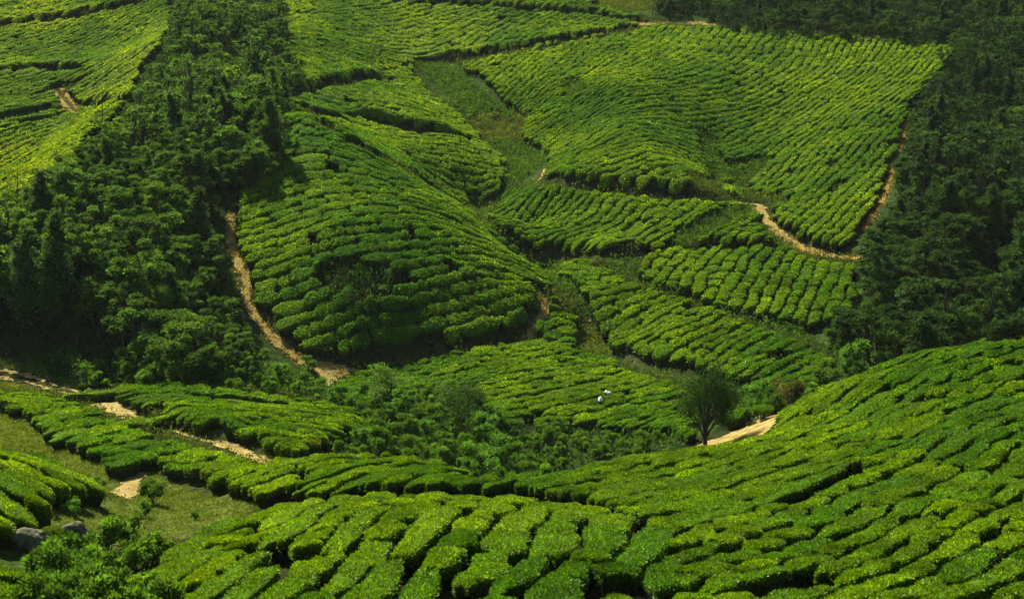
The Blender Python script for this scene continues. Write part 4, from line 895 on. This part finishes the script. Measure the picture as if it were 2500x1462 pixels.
# ------------------------------------------------------------------ single things
def single_tree(px, py, name, label_, build, cat="tree"):
    x, y, z = hit1(px, py); e = obj(name, None, loc=(x, y, z + CAM_Z)); tag(e, label_, cat)
    (Vc, Fc, Cc), (Vt, Ft) = build(x, y); obj("crown", quads_mesh("crown", Vc, Fc, M_TREE, Cc), e); obj("trunk", quads_mesh("trunk", Vt, Ft, M_BARK, smooth=True), e); return e
def lone(x, y):                                       # vase of many ascending limbs, airy crown
    random.seed(3); parts = [tube([(0, 0, -.5), (.02, 0, .5), (-.03, 0, 1.0)], [.13, .10, .085])]; tips = []
    tops = [(-.15, 0, 3.55), (.35, .1, 3.6), (-.75, .3, 3.05), (.85, -.2, 2.9), (-1.1, -.1, 2.3), (1.25, .3, 2.2), (-.5, -.5, 2.7), (.5, .6, 2.9), (1.0, -.4, 1.75), (-1.1, .4, 1.7), (.1, -.7, 2.5), (0, .8, 2.6), (1.45, .1, 2.5), (.7, -.6, 2.35)]
    for t in tops:
        t = np.array(t, float); b = np.array([0, 0, random.uniform(.35, .95)]); m1 = b + (t - b) * [.30, .30, .42]; m2 = b + (t - b) * [.65, .65, .76]
        parts.append(tube([b, m1, m2, t], [.055, .040, .026, .008])); tips.append((b, m1, m2, t))
        for q in range(4):
            f = random.uniform(.35, .95); p0 = m1 + (t - m1) * f; p1 = p0 + np.array([random.uniform(-.4, .4), random.uniform(-.4, .4), random.uniform(.15, .5)])
            parts.append(tube([p0, (p0 + p1) / 2, p1], [.016, .011, .005])); tips.append((p0, p0, (p0 + p1) / 2, p1))
    P = []
    for b, m1, m2, t in tips:
        k = 110; f = .22 + .78 * rng.random(k) ** .8; a = m1 + (t - m1) * f[:, None] + rng.normal(scale=.22, size=(k, 3)); P.append(a)
    P = np.concatenate(P); c = np.tile([[.026, .060, .010]], (len(P), 1)) * (.6 + .9 * rng.random((len(P), 1)))
    V, Fq = leaf_quads(P, np.tile([[0, 0, .3]], (len(P), 1)), .11, .055, droop=.1, spread=1.2)
    return (V, Fq, np.repeat(c, 4, 0)), join(parts)
single_tree(1720, 1096, "lone_tree", "lone airy tree with many rising branches beside the sandy gully", lone).scale = (1.22, 1.22, 1.32)
def dead(h, nb=5, leafn=120):
    def b(x, y):
        random.seed(int(h * 10)); parts = [tube([(0, 0, -.4), (.05, 0, h * .4), (.16, 0, h * .75), (.3, 0, h)], [.075, .06, .04, .015])]; P = []
        for i in range(nb):
            z = h * random.uniform(.45, .97); s = random.choice((-1, 1)); p0 = np.array([.2 * z / h, 0, z]); p1 = p0 + np.array([s * random.uniform(.4, 1.1), random.uniform(-.5, .5), random.uniform(.3, .9)])
            parts.append(tube([p0, (p0 + p1) / 2 + [0, 0, -.1], p1], [.028, .02, .008])); P.append(p1 + rng.normal(scale=.22, size=(leafn // nb, 3)))
        P = np.concatenate(P); V, Fq = leaf_quads(P, np.tile([[0, 0, .3]], (len(P), 1)), .2, .09, spread=1.2); return (V, Fq, np.tile([[.04, .075, .02]], (len(V), 1))), join(parts)
    return b
single_tree(50, 560, "bare_tree", "tall thin pale-stemmed tree standing clear at the left edge", dead(5.8, 6, 220))
single_tree(252, 335, "bare_tree", "slim dark pole-like tree against the bright far slope", dead(4.6, 4, 60))
single_tree(115, 580, "bare_tree", "thin forked tree just right of the pale-stemmed one", dead(6.0, 5, 160))
single_tree(2255, 745, "bare_tree", "thin dark-stemmed tree rising from the right woods", dead(5.6, 5, 200))
single_tree(2335, 330, "bare_tree", "slender tree stem high in the right woods", dead(5.5, 4, 120))
single_tree(1592, 40, "bare_tree", "small dark tree at the top edge above the bare earth", dead(2.8, 8, 500))
def roundtree(s, base, h, r, n_):
    def b(x, y):
        random.seed(s); blobs = [((r * random.uniform(-.7, .7), r * random.uniform(-.6, .6), h * random.uniform(.45, .92)), (r * .45, r * .45, r * .35)) for _ in range(12)]
        Vc, Fc, Cc = crown_leaves(blobs, n_, .16, .07, base, inner=.2); return (Vc, Fc, Cc), limbs(h, .07, [q[0] for q in blobs[:8]])
    return b
single_tree(1120, 1050, "small_tree", "small spreading dark tree in the middle hollow", roundtree(5, (.05, .105, .028), 2.9, 1.6, 3000))
single_tree(1925, 1010, "small_tree", "brownish small tree beside the umbrella-shaped bush", roundtree(6, (.07, .07, .025), 2.0, 1.0, 1800))
single_tree(375, 790, "ivy_tree", "bright ivy-covered tree standing out in the lower left woods", roundtree(8, (.085, .17, .02), 5.2, 1.7, 4200))
single_tree(385, 830, "ivy_tree", "stout leafy tree directly below the bright ivy-covered one", roundtree(9, (.06, .125, .02), 4.4, 1.6, 3600))
single_tree(960, 1020, "small_tree", "light leafy young tree in the left of the middle hollow", roundtree(12, (.08, .16, .035), 3.3, 1.5, 2800))
# the umbrella-shaped clipped bush on its own stem and others like it
def umbrella(px, py, r, h, label_, c=(.075, .16, .012), stems=5):
    x, y, z = hit1(px, py); e = obj("tea_bush", None, loc=(x, y, z + CAM_Z)); tag(e, label_, "tea bush")
    k = 2600; a = rng.random(k) * 6.28; q = np.sqrt(rng.random(k)); under = rng.random(k) < .25
    zz = h - .28 * r * q ** 2.5 - np.where(under, .25 * (1 - q ** 4) + .05, 0)
    P = np.stack([r * q * np.cos(a), r * .85 * q * np.sin(a), zz + rng.normal(scale=.02, size=k)], 1)
    V, Fq = leaf_quads(P, np.tile([[0, 0, 1.]], (k, 1)), .085, .04, spread=1.1)
    col = np.array(c) * (.6 + .8 * rng.random((k, 1))); obj("canopy", quads_mesh("canopy", V, Fq, M_TEA, np.repeat(col, 4, 0)), e)
    parts = []
    for i in range(stems):
        an = 6.28 * i / stems; parts.append(tube([(0.05 * math.cos(an), .05 * math.sin(an), -.2), (.25 * r * math.cos(an), .25 * r * math.sin(an), h * .4), (.65 * r * math.cos(an), .6 * r * math.sin(an), h * .8)], [.05, .035, .015]))
    Vt, Ft = join(parts); obj("stems", quads_mesh("stems", Vt, Ft, M_BARK, smooth=True), e); return e
umbrella(1945, 1003, .5, .85, "small umbrella-shaped tea bush on a bare stem above the gully")
umbrella(1862, 1020, .62, .7, "domed tea bush overhanging the top of the sandy gully")
umbrella(203, 958, .3, .55, "tiny dark round bush beside the pale two-track road", (.03, .07, .015))
umbrella(128, 1330, .40, .62, "thin yellowish tea bush on bare stems between the two boulders", (.07, .12, .015))
for px, py, kd, s, sc, lb in ((375, 1230, 'bushy', 0, .62, "dark rounded shrub at the foot of the sand fan"), (240, 1195, 'tall', 1, .28, "slim upright shrub in the grass left of the sand fan"),
    (180, 1262, 'tall', 2, .30, "small upright shrub in front of the hedge end"), (348, 1262, 'tall', 0, .26, "thin sapling in the middle of the clearing"), (478, 1268, 'leafy', 1, .3, "scrubby little plant on the right side of the clearing"),
    (310, 1350, 'leafy', 0, 1.05, "large glossy broad-leaved shrub in front of the clearing"), (255, 1355, 'leafy', 2, .95, "glossy shrub to the right of the grey boulder"),
    (755, 905, 'bushy', 1, .55, "dark round shrub where the dry path bends"), (1900, 985, 'bushy', 2, .6, "dark shrub between gully and umbrella-shaped bush")):
    x, y, z = hit1(px, py); add_shrub(x, y, kd, s, sc, lb, None)
def boulder(px, py, r, seed, label_, squash=(1, .8, .75)):
    x, y, z = hit1(px, py); import bmesh; bm = bmesh.new(); bmesh.ops.create_icosphere(bm, subdivisions=5, radius=1.0); rr = np.random.default_rng(seed); ph = rr.random(9) * 6.28
    for v in bm.verts:
        p = v.co.normalized(); d = 1 + .10 * math.sin(3 * p.x + ph[0] + 2 * p.y) + .08 * math.sin(4.3 * p.y + ph[1] - p.z * 2) + .05 * math.sin(7 * p.z + ph[2] + 3 * p.x) + .02 * math.sin(17 * p.x + ph[3]) * math.sin(15 * p.y + ph[4])
        if p.x * .5 + p.z * .3 - p.y * .3 > .55: d *= .93
        v.co = Vector((p.x * squash[0], p.y * squash[1], p.z * squash[2])) * (r * d)
    me = bpy.data.meshes.new("boulder"); bm.to_mesh(me); bm.free(); me.materials.append(M_ROCK); me.polygons.foreach_set("use_smooth", np.ones(len(me.polygons), bool))
    o = obj("boulder", me, loc=(x, y, z + CAM_Z + r * .28)); o.rotation_euler = (.1, .25, rr.random() * 6); tag(o, label_, "boulder", "boulders by the clearing")
boulder(178, 1322, .62, 2, "grey boulder with a ridged face at the edge of the grass", (1, .85, .9)); boulder(72, 1338, .66, 6, "larger mottled boulder left of the grey one, half shaded by tea", (1.1, .85, .8))
def cloth(px, py, w, d, h, seed, rz, label_):
    x, y, z = hit1(px, py); rr = np.random.default_rng(seed); n_ = 22; a, b = np.meshgrid(np.linspace(-1, 1, n_), np.linspace(-1, 1, n_))
    rho = np.clip(np.maximum(np.abs(a), np.abs(b)), 0, 1); z_ = h * (1 - rho ** 3) + .06 * noise(a * 3 + seed, b * 3, 1, seed) + .04 * noise(a * 6, b * 6, 1, seed + 1); z_ = z_ - .22 * np.clip(noise(a * 2.2, b * 2.2, 1, seed + 4), 0, 1) * rho
    X_ = a * w / 2 * (1 - .15 * b * b + .08 * noise(a * 2, b * 2, 1, seed + 2)); Y_ = b * d / 2 * (1 - .12 * a * a)
    Vt = np.stack([X_, Y_, z_], -1).reshape(-1, 3); Vb = Vt.copy(); Vb[:, 2] = np.minimum(Vb[:, 2] - .05, -.05); id_ = np.arange(n_ * n_).reshape(n_, n_)
    f = np.stack([id_[:-1, :-1], id_[:-1, 1:], id_[1:, 1:], id_[1:, :-1]], -1).reshape(-1, 4); fb_ = f[:, ::-1] + n_ * n_
    ring = np.concatenate([id_[0, :-1], id_[:-1, -1], id_[-1, :0:-1], id_[:0:-1, 0]]); r2 = np.roll(ring, -1); fs_ = np.stack([ring + n_ * n_, r2 + n_ * n_, r2, ring], 1)
    o = obj("cloth_bundle", quads_mesh("cloth_bundle", np.concatenate([Vt, Vb]), np.concatenate([f, fb_, fs_]), M_CLOTH, smooth=True), loc=(x, y, z + CAM_Z + .76)); o.rotation_euler = (-.15, 0, rz); tag(o, label_, "sack")
cloth(1483, 983, .50, .34, .10, 3, -.25, "upper long white leaf sack lying over the tea bushes")
cloth(1465, 1002, .33, .36, .20, 8, .4, "lower small rounded white sack on the tea bushes")

# ------------------------------------------------------------------ air
def add_haze():
    import bmesh
    bm = bmesh.new(); bmesh.ops.create_cube(bm, size=1.0); me = bpy.data.meshes.new("haze"); bm.to_mesh(me); bm.free()
    o = obj("haze", me, loc=(0, 300, 150)); o.scale = (2900, 2900, 620)
    m, nt, N, L = mat("haze_air"); v = N.new("ShaderNodeVolumePrincipled"); v.inputs["Color"].default_value = (.80, .95, .85, 1); v.inputs["Density"].default_value = 0.00007
    v.inputs["Anisotropy"].default_value = 0.0
    out = N.new("ShaderNodeOutputMaterial"); L.new(v.outputs[0], out.inputs["Volume"]); me.materials.append(m); tag(o, "thin haze in the valley air", kind="stuff")
USE_HAZE = True
if USE_HAZE: add_haze()
